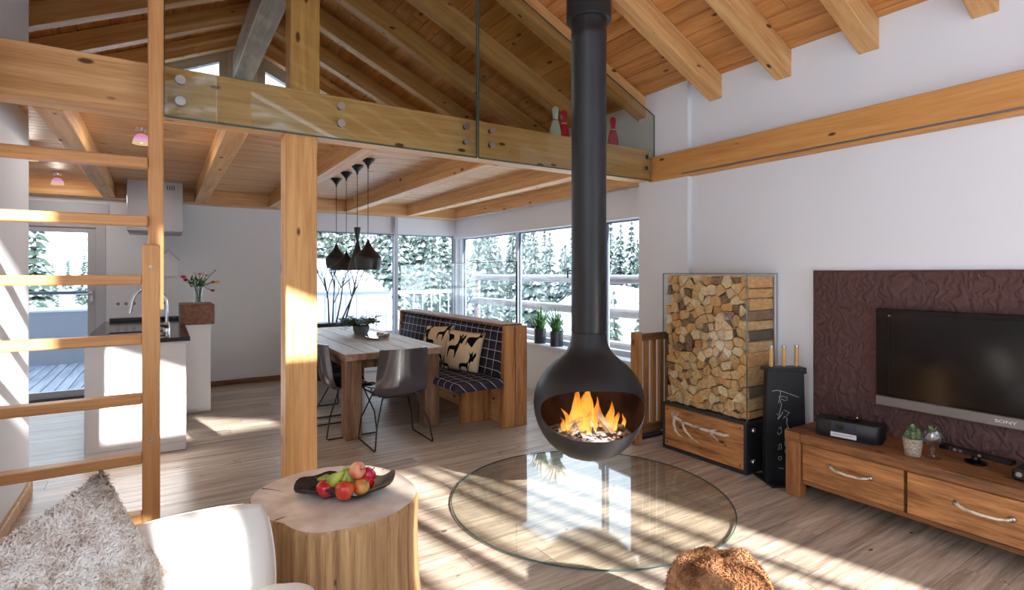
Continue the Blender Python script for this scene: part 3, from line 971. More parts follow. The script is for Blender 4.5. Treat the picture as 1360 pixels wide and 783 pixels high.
for k in range(26):
    s_, d_ = R.uniform(-.17, .2), R.uniform(.0, .2)
    bm = B(); bmesh.ops.create_icosphere(bm, subdivisions=1, radius=1)
    q = R.uniform(.008, .018)
    for v in bm.verts: v.co = Vector((v.co.x*q*1.3, v.co.y*q, v.co.z*q*.8)) * R.uniform(.8, 1.2)
    bmesh.ops.translate(bm, verts=bm.verts, vec=fpt(s_, d_, -.178 + R.uniform(0, .015)))
    o = build(bm, 'coal', M_ember if k % 5 else M_ash, fire)
# flames
M_flame, nt, out = base_mat('flame')
L = nt.links.new
tc = nt.nodes.new('ShaderNodeTexCoord'); sp = nt.nodes.new('ShaderNodeSeparateXYZ'); L(tc.outputs['Generated'], sp.inputs[0])
rp = nt.nodes.new('ShaderNodeValToRGB')
e = rp.color_ramp.elements
e[0].position = 0.0; e[0].color = (1.0, 0.58, 0.14, 1)
e[1].position = 1.0; e[1].color = (1.0, 0.20, 0.02, 1)
m2 = e.new(0.45); m2.color = (1.0, 0.40, 0.05, 1)
L(sp.outputs['Z'], rp.inputs[0])
em = nt.nodes.new('ShaderNodeEmission'); em.inputs[1].default_value = 0.6
L(rp.outputs[0], em.inputs[0])
tr = nt.nodes.new('ShaderNodeBsdfTransparent')
mp = nt.nodes.new('ShaderNodeMapping'); mp.inputs['Scale'].default_value = (26, 26, 7)
L(tc.outputs['Object'], mp.inputs[0])
no = nt.nodes.new('ShaderNodeTexNoise'); no.inputs['Scale'].default_value = 1.0; no.inputs['Detail'].default_value = 4; L(mp.outputs[0], no.inputs['Vector'])
mr = nt.nodes.new('ShaderNodeMath'); mr.operation = 'MULTIPLY_ADD'; mr.inputs[1].default_value = 1.5; mr.inputs[2].default_value = -0.42
L(no.outputs[0], mr.inputs[0])
ad = nt.nodes.new('ShaderNodeMath'); ad.operation = 'MULTIPLY_ADD'; ad.inputs[1].default_value = 0.5
L(sp.outputs['Z'], ad.inputs[0]); L(mr.outputs[0], ad.inputs[2]); ad.use_clamp = True
mx = nt.nodes.new('ShaderNodeMixShader'); L(ad.outputs[0], mx.inputs[0]); L(em.outputs[0], mx.inputs[1]); L(tr.outputs[0], mx.inputs[2])
L(mx.outputs[0], out.inputs[0])
fl = thing('fire', 'bright orange and yellow flames burning inside the black bowl', 'fire', fpt(0, .05, -.17))
flames = [(-.11, .02, .25, .035, .2), (-.075, .0, .29, .045, -.1), (-.03, .03, .31, .05, .12), (.005, .01, .30, .04, -.15),
          (.03, .05, .22, .03, .2), (-.14, .06, .15, .026, -.5), (-.02, .12, .17, .028, .1), (-.06, .08, .22, .036, -.2),
          (.09, .03, .16, .03, -.3), (.13, .02, .19, .036, .35), (.165, .04, .13, .026, .5), (.11, .09, .11, .022, -.2),
          (.235, -.01, .10, .017, .1), (.02, .1, .13, .022, .3), (-.17, .04, .09, .02, -.6), (-.045, -.04, .30, .04, .3)]
for s_, d_, h, r, lean in flames:
    bm = B(); pts, rs = [], []
    ph = R.uniform(0, 6)
    for i in range(10):
        t = i/9
        pts.append(fpt(s_ + lean*h*t*t*0.55 + .012*math.sin(ph+t*7)*t, d_*(1-t*.6), -.175 + h*t))
        rs.append(max(.0012, r*(math.sin(PI*min(1, (t*0.85+.15)))**0.9)*(1-t*.55)))
    tube(bm, pts, rs, 10)
    build(bm, 'flame', M_flame, fl, 180)

# round glass plate on the floor
bm = B()
lathe(bm, [(0, 0.012), (0.916, 0.012), (0.916, 0.004), (0, 0.004)], 128, (FX, FY, 0))
gp = tag(build(bm, 'glass_floor_plate', M_plate, base=(FX, FY, 0.004)), 'large round clear glass plate lying on the floor under the hanging fireplace', 'glass plate')
bm = B()
lathe(bm, [(0.914, 0.0045), (0.921, 0.006), (0.921, 0.011), (0.914, 0.0125), (0.914, 0.0045)], 128, (FX, FY, 0))
label_part(build(bm, 'polished_edge', M_glassedge, gp, 30), 'dark green polished edge')
ORG[gp.name] = Vector((FX, FY, 0.004))

# ------------------------------------------------------------------ firewood rack
WX0, WX1, WY0, WY1, WZ, WT = 3.645, 4.04, 2.432, 3.232, 0.395, 1.50
rack = thing('firewood_rack', 'wooden drawer box in a black steel frame with glass sides holding firewood', 'firewood rack', (WX0, (WY0+WY1)/2, 0))
bm = B(); box(bm, WX0+.012, WX1, WY0+.012, WY1-.012, 0.012, WZ-.012)
build(bm, 'carcass', M_black, rack)
bm = B(); box(bm, WX0-.004, WX0+.014, WY0+.024, WY1-.024, 0.03, WZ-.022, .003)
dr = build(bm, 'drawer_front', M_drawer, rack)
bm = B()
s = 0.024
for ya in (WY0, WY1-s): box(bm, WX0-.006, WX0+s, ya, ya+s, 0, WZ, .002)
for za in (0, WZ-s): box(bm, WX0-.006, WX0+s, WY0+s, WY1-s, za, za+s, .002)
box(bm, WX0+s, WX1, WY0, WY0+s, WZ-s, WZ, .002); box(bm, WX0+s, WX1, WY0, WY0+s, 0, s, .002)
box(bm, WX1-s, WX1, WY0, WY0+s, s, WZ-s, .002)
label_part(build(bm, 'steel_frame', M_rawsteel, rack), 'raw dark steel edge frame')
bm = B(); box(bm, WX0+.02, WX1, WY0-.002, WY0+.012, s, WZ-s); build(bm, 'side_panel', M_black, rack)
for z in (0.09, 0.325):
    bm = B()
    lathe(bm, [(0, .016), (.018, .014), (.022, .006), (.022, 0), (0, 0)], 16)
    bmesh.ops.transform(bm, matrix=Matrix.Translation((WX0+.075, WY0-.002, z)) @ Matrix.Rotation(PI/2, 4, 'X'), verts=bm.verts)
    build(bm, 'bolt', M_chrome, rack, 40)
bm = B(); box(bm, WX0, WX0+.008, WY0+.010, WY1-.002, WZ+.002, WT); build(bm, 'glass_side', M_rackglass, rack)
bm = B(); box(bm, WX0, WX1, WY0, WY0+.008, WZ+.002, WT); build(bm, 'glass_side', M_rackglass, rack)
bm = B(); box(bm, WX0+.01, WX1, WY1-.01, WY1-.002, WZ+.002, WT); build(bm, 'glass_side', M_rackglass, rack)
bm = B()
for (x, y_) in ((WX0, WY0), (WX0, WY1)): tube(bm, [(x+.002, y_, WZ), (x+.002, y_, WT)], .0045, 6)
for (x0, y0_, x1, y1_) in ((WX0, WY0, WX1, WY0), (WX0, WY0, WX0, WY1)): tube(bm, [(x0, y0_, WT), (x1, y1_, WT)], .003, 6)
label_part(build(bm, 'glass_edges', M_glassedge, rack), 'dark green glass edges')
bm = B(); box(bm, WX1-.035, WX1, WY0-.004, WY0+.016, WZ, WT, .003)
label_part(build(bm, 'wall_rail', M_steel, rack), 'steel channel holding the glass to the wall')
# antler handle on the drawer front: y runs away from the camera
def wpt(u, v, out_=0.0):   # u: 0 near end .. 1 far end of the front, v height
    return Vector((WX0-.006-out_, WY1-.03 - u*(WY1-WY0-.06), v))
bm = B()
main = [wpt(.16, .315, .03), wpt(.20, .30, .05), wpt(.30, .285, .055), wpt(.45, .275, .055), wpt(.58, .268, .05), wpt(.70, .268, .045), wpt(.80, .262, .03), wpt(.84, .262, .0)]
tube(bm, main, [.017, .016, .013, .0115, .012, .014, .012, .01], 8)
tube(bm, [wpt(.16, .315, .0), wpt(.16, .315, .04)], .02, 8)
tube(bm, [wpt(.19, .30, .05), wpt(.20, .25, .065), wpt(.215, .20, .06), wpt(.25, .165, .05), wpt(.30, .155, .04)], [.012, .011, .010, .007, .002], 8)
tube(bm, [wpt(.31, .283, .055), wpt(.33, .25, .065), wpt(.37, .215, .065), wpt(.43, .175, .055), wpt(.52, .145, .04)], [.011, .0105, .0095, .0075, .002], 8)
tube(bm, [wpt(.66, .268, .047), wpt(.70, .285, .05), wpt(.76, .30, .045)], [.012, .008, .002], 8)
tube(bm, [wpt(.66, .266, .047), wpt(.71, .24, .055), wpt(.76, .215, .05)], [.012, .008, .002], 8)
label_part(build(bm, 'antler_handle', M_antler, dr, 60), 'branched deer antler used as a handle')
for u_, v_ in ((.03, .06), (.03, .34), (.97, .06), (.97, .34), (.8, .18)):
    bm = B(); ellipsoid(bm, wpt(u_, v_, .0), .003, .007, .007, 8, 5); build(bm, 'screw', M_black, dr, 60)

# logs: a Voronoi packing of split ends, each log its own object
M_log = {k: two_tone('split_log_' + k, c1, c2, 30, .35, .65, .85, bump=.5, stretch=(.6, 1.6, 1.6), spec=.2) for k, c1, c2 in (
    ('pale', srgb(222, 186, 140), srgb(244, 220, 184)), ('tan', srgb(200, 154, 106), srgb(232, 192, 144)),
    ('orange', srgb(206, 148, 92), srgb(232, 180, 122)), ('brown', srgb(116, 88, 68), srgb(170, 132, 100)))}
M_bark = random_tone('log_bark', [(0.0, srgb(116, 90, 70)), (0.5, srgb(150, 126, 104)), (1.0, srgb(86, 68, 56))], 0.95, 30, (1, 3, 3), 0.4)
def clip_half(poly, px, py, nx, ny):
    outp = []
    for i in range(len(poly)):
        a, b_ = poly[i], poly[(i+1) % len(poly)]
        da = (a[0]-px)*nx + (a[1]-py)*ny; db = (b_[0]-px)*nx + (b_[1]-py)*ny
        if da <= 0: outp.append(a)
        if da*db < 0:
            t = da/(da-db); outp.append((a[0]+(b_[0]-a[0])*t, a[1]+(b_[1]-a[1])*t))
    return outp
ly0, ly1, lz0, lz1 = WY0+.012, WY1-.012, WZ+.006, WT-.03
seeds = []
LR = random.Random(21)
tries = 0
while tries < 9000:
    tries += 1
    y_, z_ = LR.uniform(ly0, ly1), LR.uniform(lz0, lz1)
    dmin = 0.060 if LR.random() < .5 else 0.078
    if all((y_-a)**2 + ((z_-b_)*1.05)**2 > dmin*dmin for a, b_ in seeds): seeds.append((y_, z_))
LABEL_LOG = 'split firewood log stacked behind glass in the tall rack by the wall'
for i, (cy, cz) in enumerate(seeds):
    poly = [(ly0, lz0), (ly1, lz0), (ly1, lz1+LR.uniform(-.0, .022)), (ly0, lz1+LR.uniform(-.0, .022))]
    for j, (qy, qz) in enumerate(seeds):
        if i == j or (qy-cy)**2+(qz-cz)**2 > .05: continue
        nx, ny = qy-cy, qz-cz
        l = math.hypot(nx, ny)
        poly = clip_half(poly, (cy+qy)/2, (cz+qz)/2, nx/l, ny/l)
        if len(poly) < 3: break
    if len(poly) < 3: continue
    # drop very short edges, shrink a little so that the logs stay apart
    pp = []
    for a in poly:
        if not pp or math.hypot(a[0]-pp[-1][0], a[1]-pp[-1][1]) > .009: pp.append(a)
    if len(pp) < 3: continue
    my = sum(a[0] for a in pp)/len(pp); mz = sum(a[1] for a in pp)/len(pp)
    pp = [(my+(a[0]-my)*.90+LR.uniform(-.003, .003), mz+(a[1]-mz)*.90+LR.uniform(-.003, .003)) for a in pp]
    x0 = WX0+.012+LR.uniform(0, .035) + (0.02 if LR.random() < .25 else 0)
    bm = B()
    ty, tz = LR.uniform(-.4, .4), LR.uniform(-.4, .4)
    front = [bm.verts.new((x0 + abs(ty)*.02+abs(tz)*.02 + (a[0]-my)*ty + (a[1]-mz)*tz, a[0], a[1])) for a in pp]
    mid = [bm.verts.new((x0+.19+LR.uniform(-.03, .03), my+(a[0]-my)*.99, mz+(a[1]-mz)*.99)) for a in pp]
    back = [bm.verts.new((WX1-.006, my+(a[0]-my)*.9, mz+(a[1]-mz)*.9)) for a in pp]
    bm.faces.new(front); bm.faces.new(back[::-1])
    nn = len(pp)
    barky = LR.random() < (.12 if my < ly0+.09 else .4)
    for k in range(nn):
        for u_, w_ in ((front, mid), (mid, back)):
            f = bm.faces.new((u_[k], u_[(k+1) % nn], w_[(k+1) % nn], w_[k]))
            f.material_index = 1 if barky and k % 3 == 0 else 0
    tone = LR.choices(('pale', 'tan', 'orange', 'brown'), (4, 6, 3, 2))[0]
    lg = build(bm, 'firewood_log', [M_log[tone], M_bark], base=(x0, my, mz))
    area = sum(pp[k][0]*pp[(k+1) % nn][1]-pp[(k+1) % nn][0]*pp[k][1] for k in range(nn))*.5
    size = 'large' if abs(area) > .0062 else ('small' if abs(area) < .0042 else 'medium')
    zi = min(9, int((mz-lz0)/(lz1-lz0)*10)); yi = min(4, int((my-ly0)/(ly1-ly0)*5))
    rowt = ('lowest layer', 'second layer up', 'third layer up', 'fourth layer up', 'lower middle', 'upper middle', 'fourth layer down', 'third layer down', 'second layer down', 'top layer')[zi]
    colt = ('at the tool stand edge', 'towards the tool stand', 'halfway across the rack', 'towards the railing', 'at the railing edge')[yi]
    sides = {3: 'three-sided', 4: 'four-sided', 5: 'five-sided', 6: 'six-sided', 7: 'seven-sided', 8: 'eight-sided'}.get(nn, 'many-sided')
    tag(lg, f'{size} {tone} {sides} split log, {rowt}, {colt}', 'log', 'split firewood logs in the rack')

# ------------------------------------------------------------------ wooden railing between stove and firewood
rl = thing('wooden_railing', 'short wooden railing with slim balusters between fireplace and firewood rack', 'railing', (3.76, 3.42, 0))
bm = B(); box(bm, 3.475, 3.555, 3.385, 3.455, 0, 0.985, .005); build(bm, 'post', M_benchw, rl)
bm = B(); box(bm, 3.555, 3.99, 3.395, 3.445, 0.905, 0.965, .004); build(bm, 'handrail', M_oldwood_x, rl)
bm = B(); box(bm, 3.555, 3.99, 3.395, 3.445, 0.085, 0.155, .004); build(bm, 'bottom_rail', M_oldwood_x, rl)
for xb in (3.615, 3.705, 3.80, 3.895):
    bm = B(); box(bm, xb, xb+.042, 3.402, 3.438, 0.155, 0.905, .004); build(bm, 'baluster', M_benchw, rl)
bm = B()
box(bm, 3.60, 3.97, 3.48, 3.72, 0.003, 0.018, .004)
tag(build(bm, 'door_mat', plain('dark_mat', srgb(40, 42, 50), 0.95), base=(3.78, 3.6, 0.003)), 'small dark mat on the floor behind the wooden railing', 'mat')

# ------------------------------------------------------------------ fireplace tool stand
ts = thing('fire_tool_stand', 'black steel stand with chalk handwriting holding three fireplace tools', 'tool stand', (0, 0, 0))
tsm = Matrix.Translation((3.765, 2.205, 0)) @ Matrix.Rotation(math.radians(-29), 4, 'Z')
def tbuild(bm, name, mat, parent, sm=None):
    bmesh.ops.transform(bm, matrix=tsm, verts=bm.verts)
    return build(bm, name, mat, parent, sm)
bm = B(); box(bm, -.155, .16, -.10, .16, 0, .014, .003); tbuild(bm, 'base_plate', M_black, ts)
bm = B()
prism(bm, [(-.15, .014), (.15, .014), (.132, .80), (-.14, .80)], 'y', -.012, .0)
pn = tbuild(bm, 'front_panel', M_black, ts)
bm = B(); box(bm, -.145, .142, -.03, .08, .80, .825, .003); box(bm, .125, .142, -.03, .08, .782, .80, .002); tbuild(bm, 'top_shelf', M_black, ts)
bm = B(); prism(bm, [(-.02, .014), (.10, .014), (.075, .80), (.0, .80)], 'x', -.12, -.112); prism(bm, [(-.02, .014), (.10, .014), (.075, .80), (.0, .80)], 'x', .105, .113); tbuild(bm, 'side_wall', M_black, ts)
# handwriting strokes (panel coordinates from the picture: x across, z up)
def st(pts, w=.0035):
    w *= .8
    return [(-.15 + (px-60)/170*.29, -.014, .80-(pz-130)/610*.76) for px, pz in pts], w
strokes = [st([(85, 243), (105, 238), (130, 246), (165, 262), (200, 280)], .0042),
           st([(122, 238), (121, 262), (117, 290), (112, 312)]),
           st([(112, 280), (128, 272), (150, 280), (152, 295), (138, 298), (124, 288), (120, 300), (126, 320), (122, 345), (116, 378)]),
           st([(104, 372), (118, 385), (110, 402)]), st([(110, 405), (126, 378), (132, 362)]),
           st([(136, 352), (160, 368), (148, 385)]), st([(134, 400), (140, 388), (150, 400), (148, 430), (156, 455), (168, 468)]),
           st([(140, 470), (150, 455), (164, 466)]), st([(112, 460), (122, 448), (128, 480), (112, 495), (108, 478)]),
           st([(148, 510), (140, 540), (142, 560)]), st([(112, 555), (124, 545), (126, 575), (112, 580), (118, 560)]),
           st([(140, 580), (144, 600)]), st([(155, 590), (158, 612)]), st([(112, 622), (124, 618), (128, 634), (116, 640), (112, 624)]),
           st([(114, 684), (136, 690)])]
bm = B()
for pts, w in strokes: tube(bm, pts, w*.5, 5)
label_part(tbuild(bm, 'handwriting', M_chalk, pn), 'white vertical handwriting')
for k, (hx, nm, lb) in enumerate(((-.095, 'fire_poker', 'fire tool with light wood handle, the one nearest the firewood'),
                                  (.0, 'fire_tongs', 'fire tool with light wood handle, in the middle of the black stand'),
                                  (.095, 'ash_shovel', 'fire tool with light wood handle, the one nearest the brown panel'))):
    c = tsm @ Vector((hx, .02, .80))
    t = thing(nm, lb, 'fire tool', c, 'fire tools in the black stand')
    bm = B(); lathe(bm, [(0, .83), (.012, .83), (.0145, .85), (.0135, .95), (.0145, .965), (0, .97)], 12, (hx, .02, 0))
    h = tbuild(bm, 'handle', M_handlew, t, 40)
    bm = B(); lathe(bm, [(0, .968), (.0148, .966), (.0148, .982), (0, .985)], 12, (hx, .02, 0)); tbuild(bm, 'end_cap', M_steel, h, 40)
    bm = B(); cyl(bm, (hx, .02, .07), (hx, .02, .83), .006, 8)
    if k == 0: tube(bm, [(hx, .02, .075), (hx+.02, .02, .08), (hx+.03, .02, .11)], .006, 8)
    elif k == 1: cyl(bm, (hx+.014, .02, .07), (hx+.006, .02, .8), .005, 8)
    else: box(bm, hx-.045, hx+.045, .012, .028, .03, .14, .004)
    tbuild(bm, 'iron_rod', M_black, t)
#MARK2
# ------------------------------------------------------------------ wall panel, television, low sideboard
# quilted brown panel
py0, py1, pz0, pz1 = -0.35, 2.147, 0.38, 1.523
NY, NZ = 400, 180
bm2 = B()
grid = []
for i in range(NY+1):
    colm = []
    for k in range(NZ+1):
        y_ = py0+(py1-py0)*i/NY; z_ = pz0+(pz1-pz0)*k/NZ
        e = min(1, min(i, NY-i, k, NZ-k)/2.0)
        wv = abs(mnoise.noise(Vector((y_*40+2.2*mnoise.noise(Vector((z_*14, y_*10, 0))), z_*15, 3.3))))
        h = .004*e + .013*e*(min(1, wv*2.4))
        colm.append(bm2.verts.new((XR-.022-h, y_, z_)))
    grid.append(colm)
for i in range(NY):
    for k in range(NZ):
        bm2.faces.new((grid[i][k], grid[i][k+1], grid[i+1][k+1], grid[i+1][k]))
ring = [grid[i][0] for i in range(NY+1)] + [grid[NY][k] for k in range(1, NZ+1)] + [grid[i][NZ] for i in range(NY-1, -1, -1)] + [grid[0][k] for k in range(NZ-1, 0, -1)]
back = [bm2.verts.new((XR-.002, v.co.y, v.co.z)) for v in ring]
for i in range(len(ring)):
    j = (i+1) % len(ring); bm2.faces.new((ring[i], ring[j], back[j], back[i]))
wp = build(bm2, 'wall_panel', M_panel, smooth=50, base=(XR, 0.9, 0.38))
tag(wp, 'dark brown quilted panel mounted on the white wall behind the television', 'wall panel')

TY0, TY1, TZ0, TZ1 = 0.57, 1.70, 0.645, 1.272
tv = thing('television', 'wide flat television with grey lower strip hanging on the brown panel', 'television', (3.97, 1.13, TZ0))
bm = B(); box(bm, 3.955, 4.0, TY0, TY1, TZ0, TZ1, .006); build(bm, 'housing', M_blackgloss, tv)
bm = B(); box(bm, 3.951, 3.957, TY0+.03, TY1-.085, TZ0+.075, TZ1-.035, .001); build(bm, 'screen', M_screen, tv)
bm = B(); box(bm, 3.946, 3.972, TY0-.002, TY1-.002, TZ0-.004, TZ0+.058, .004); sb = build(bm, 'lower_strip', M_bezel, tv)
label_part(sb, 'grey metal strip under the screen')
bm = B(); box(bm, 3.9505, 3.9515, TY1-.082, TY1-.079, TZ0+.075, TZ1-.06); build(bm, 'side_line', M_black, tv)
bm = B(); box(bm, 4.0, 4.018, 1.0, 1.3, .85, 1.1); build(bm, 'bracket', M_black, tv)
def text_mesh(s, size, name, mat, parent, mtx, depth=.0008):
    cu = bpy.data.curves.new('lettering', 'FONT'); cu.body = s; cu.size = size; cu.extrude = depth; cu.align_x = 'CENTER'; cu.align_y = 'CENTER'
    to = bpy.data.objects.new('lettering_tmp', cu); COL.objects.link(to)
    d = bpy.context.evaluated_depsgraph_get()
    me = bpy.data.meshes.new_from_object(to.evaluated_get(d))
    bpy.data.objects.remove(to); bpy.data.curves.remove(cu)
    org = ORG.get(parent.name, Vector((0, 0, 0)))
    me.transform(Matrix.Translation(-org) @ mtx)
    me.materials.clear(); me.materials.append(mat)
    me.name = name
    o = new_obj(name, me, parent); ORG[o.name] = org
    return o
M_silver = plain('silver_lettering', srgb(228, 228, 232), 0.3)
def wallm(x, y_, z_):  # text reading from a viewer standing in the room, looking towards +x
    return Matrix.Translation((x, y_, z_)) @ Matrix.Rotation(-PI/2, 4, 'Z') @ Matrix.Rotation(PI/2, 4, 'X') @ Matrix.Diagonal((1.5, 1, 1, 1))
text_mesh('SONY', .024, 'lettering', M_silver, sb, wallm(3.9455, 1.042, TZ0+.027))
text_mesh('BRAVIA', .011, 'lettering', M_silver, tv, wallm(3.9545, 1.60, TZ1-.045))

CX0, CX1, CY0, CY1, CT = 3.575, 4.028, -0.55, 2.10, 0.432
cs = thing('low_sideboard', 'long low reclaimed wood sideboard with antler handles under the television', 'sideboard', (3.8, 0.8, 0))
bm = B(); box(bm, CX0, CX1, CY0, CY1-.105, CT-.062, CT, .006)
prism(bm, [(CY1-.105, CT-.062), (CY1-.105, CT), (CY1, CT), (CY1, CT-.062)], 'x', CX0, CX1)
build(bm, 'top', M_oldwood_y, cs)
for ya in (CY1-.105, CY0):
    bm = B(); box(bm, CX0, CX0+.085, ya, ya+.1, 0, CT-.063, .005); build(bm, 'leg', M_oldwood_z, cs)
    bm = B(); box(bm, CX1-.085, CX1, ya, ya+.1, 0, CT-.063, .005); build(bm, 'leg', M_oldwood_z, cs)
bm = B(); box(bm, CX0+.09, CX1-.005, CY0+.1, CY1-.11, .12, CT-.064); build(bm, 'carcass', M_oldwood_y, cs)
bm = B(); box(bm, CX1-.03, CX1-.002, CY0+.1, CY1-.106, .0, .118, .003); build(bm, 'lower_rail', M_skirt, cs)
bm = B(); box(bm, CX0+.03, CX0+.06, CY0+.1, CY1-.106, .092, .12, .003); build(bm, 'front_rail', M_oldwood_y, cs)
dys = [(1.396, CY1-.108), (0.70, 1.386), (0.01, 0.69)]
for i, (ya, yb) in enumerate(dys):
    bm = B(); box(bm, CX0+.018, CX0+.09, ya+.004, yb-.004, .125, CT-.068, .003)
    d = build(bm, 'drawer', M_drawer, cs)
    ym = (ya+yb)/2 - .005; w_ = .115
    bm = B()
    zc = .262
    tube(bm, [(CX0+.018, ym+w_, zc+.006), (CX0-.008, ym+w_*.9, zc+.004), (CX0-.022, ym+w_*.6, zc-.004), (CX0-.026, ym, zc-.008), (CX0-.022, ym-w_*.6, zc-.006), (CX0-.006, ym-w_*.92, zc), (CX0+.018, ym-w_, zc)],
         [.008, .0085, .0085, .008, .0075, .0075, .007], 8)
    h = build(bm, 'antler_handle', M_antler, d, 60)
    bm = B()
    for q in (1, -1):
        ellipsoid(bm, (CX0+.012, ym+q*w_, zc+.003), .012, .018, .016, 10, 7)
        ellipsoid(bm, (CX0+.0, ym+q*w_*.97, zc+.003), .010, .012, .011, 10, 7)
    label_part(build(bm, 'handle_mount', M_steel, h, 60), 'pewter handle mount')

# stereo on the sideboard
sm = thing('stereo_system', 'black compact stereo with a silver slot, standing on the sideboard', 'stereo', (0, 0, 0))
stm = Matrix.Translation((3.75, 1.765, CT)) @ Matrix.Rotation(math.radians(101), 4, 'Z')   # local -y faces the room
def sbuild(bm, name, mat, parent, smt=None):
    bmesh.ops.transform(bm, matrix=stm, verts=bm.verts); return build(bm, name, mat, parent, smt)
# local: x along the width, +y front (towards the room)
bm = B()
outl = [(-.185, -.07), (.185, -.07), (.185, .04), (.178, .065), (.16, .08), (-.16, .08), (-.178, .065), (-.185, .04)]
prism(bm, outl, 'z', .008, .118, .004)
sbuild(bm, 'housing', M_black, sm, 40)
bm = B(); box(bm, -.15, .15, -.06, .07, 0, .009); sbuild(bm, 'foot', M_black, sm)
bm = B(); box(bm, -.055, .085, .079, .083, .048, .116, .001); dsp = sbuild(bm, 'display', plain('dark_display', srgb(38, 46, 62), .1), sm)
bm = B(); box(bm, -.058, .088, .079, .085, .014, .044, .002); sl = sbuild(bm, 'slot_strip', plain('silver_plastic', srgb(222, 220, 222), .3), sm)
label_part(sl, 'silver strip with disc slot')
bm = B(); box(bm, -.045, .075, .0845, .0855, .031, .0335); sbuild(bm, 'disc_slot', M_black, sl)
bm = B()
lathe(bm, [(0, 0), (.024, 0), (.024, .003), (0, .003)], 24)
bmesh.ops.transform(bm, matrix=Matrix.Translation((.035, .083, .085)) @ Matrix.Rotation(-PI/2, 4, 'X'), verts=bm.verts)
sbuild(bm, 'dial', M_blackgloss, dsp)
bm = B(); box(bm, -.06, .06, -.04, .02, .118, .132, .004); sbuild(bm, 'top_dock', M_blackgloss, sm)
bm = B(); ellipsoid(bm, (-.045, .01, .140), .006, .006, .009, 8, 6); sbuild(bm, 'knob', M_chrome, sm, 60)

# succulent in a basket pot
sx, sy = 3.715, 1.40
su = thing('potted_succulent', 'green succulent in a small grey woven pot on the sideboard', 'succulent', (sx, sy, CT))
bm = B()
lathe(bm, [(0, 0), (.038, 0), (.040, .004), (.050, .098), (.047, .1), (.044, .09), (0, .085)], 28, (sx, sy, CT), fn=lambda a, z: 1+.035*math.sin(a*14))
build(bm, 'woven_pot', two_tone('grey_wicker', srgb(120, 104, 92), srgb(196, 182, 166), 60, .35, .65, .9, stretch=(1, 1, 3)), su, 30)
bm = B()
def leaf(bm, base_, d, up, ln, w_, th):
    d = d.normalized(); s_ = d.cross(up).normalized(); n_ = s_.cross(d)
    b0 = base_; m_ = base_+d*ln*.55; t_ = base_+d*ln
    q = [b0-s_*w_*.3, b0+s_*w_*.3, m_+s_*w_*.5, t_, m_-s_*w_*.5]
    v = [bm.verts.new(p) for p in q] + [bm.verts.new(m_+n_*th), bm.verts.new(m_-n_*th)]
    for tri in ((0, 1, 5), (1, 2, 5), (2, 3, 5), (3, 4, 5), (4, 0, 5)): bm.faces.new([v[i] for i in tri])
    for tri in ((1, 0, 6), (2, 1, 6), (3, 2, 6), (4, 3, 6), (0, 4, 6)): bm.faces.new([v[i] for i in tri])
RS = random.Random(5)
for (ox, oy, oz, sc_) in ((0, 0, .14, 1.15), (.026, .01, .115, .8), (-.024, .016, .12, .85), (.004, -.028, .11, .85), (-.012, .03, .105, .7), (.02, -.02, .135, .8)):
    for lv in range(5):
        nl = 7
        for k in range(nl):
            a = 2*PI*k/nl + lv*.45
            el = .15 + lv*.3
            leaf(bm, Vector((sx+ox, sy+oy, CT+oz+lv*.008*sc_-.02)), Vector((math.cos(a)*math.cos(el), math.sin(a)*math.cos(el), math.sin(el))), Vector((0, 0, 1)), .034*sc_*(1-.08*lv), .017*sc_, .004)
o = build(bm, 'leaves', M_succ, su); o['kind'] = 'stuff'
bm = B(); cyl(bm, (sx, sy, CT+.08), (sx, sy, CT+.14), .012, 8); build(bm, 'stem', M_succ, su)

# glass goblet with an air plant
gx, gy = 3.735, 1.308
go = thing('glass_goblet', 'stemmed glass goblet holding a small plant on the sideboard', 'goblet', (gx, gy, CT))
bm = B()
pr = [(0, .002), (.036, .003), (.038, .007), (.014, .014), (.009, .024), (.016, .033), (.009, .043), (.017, .056), (.010, .068), (.024, .078), (.044, .098), (.051, .125), (.047, .152), (.040, .166),
      (.038, .166), (.045, .15), (.049, .125), (.042, .1), (.022, .081), (0, .076)]
lathe(bm, pr, 32, (gx, gy, CT)); build(bm, 'goblet_bowl', glass('goblet_glass', (.965, .97, .985, 1), .09), go, 40)
bm = B()
for k in range(16):
    a = R.uniform(0, 2*PI); el = R.uniform(-.1, 1.1)
    leaf(bm, Vector((gx, gy, CT+.15)), Vector((math.cos(a)*math.cos(el), math.sin(a)*math.cos(el), math.sin(el))), Vector((0, 0, 1)), R.uniform(.03, .055), .013, .003)
for k in range(6):
    a = R.uniform(0, 2*PI)
    leaf(bm, Vector((gx+.02*math.cos(a), gy+.02*math.sin(a), CT+.165)), Vector((math.cos(a), math.sin(a), -1.2)), Vector((0, 0, 1)), .055, .012, .003)
o = build(bm, 'leaves', M_succ, go); o['kind'] = 'stuff'

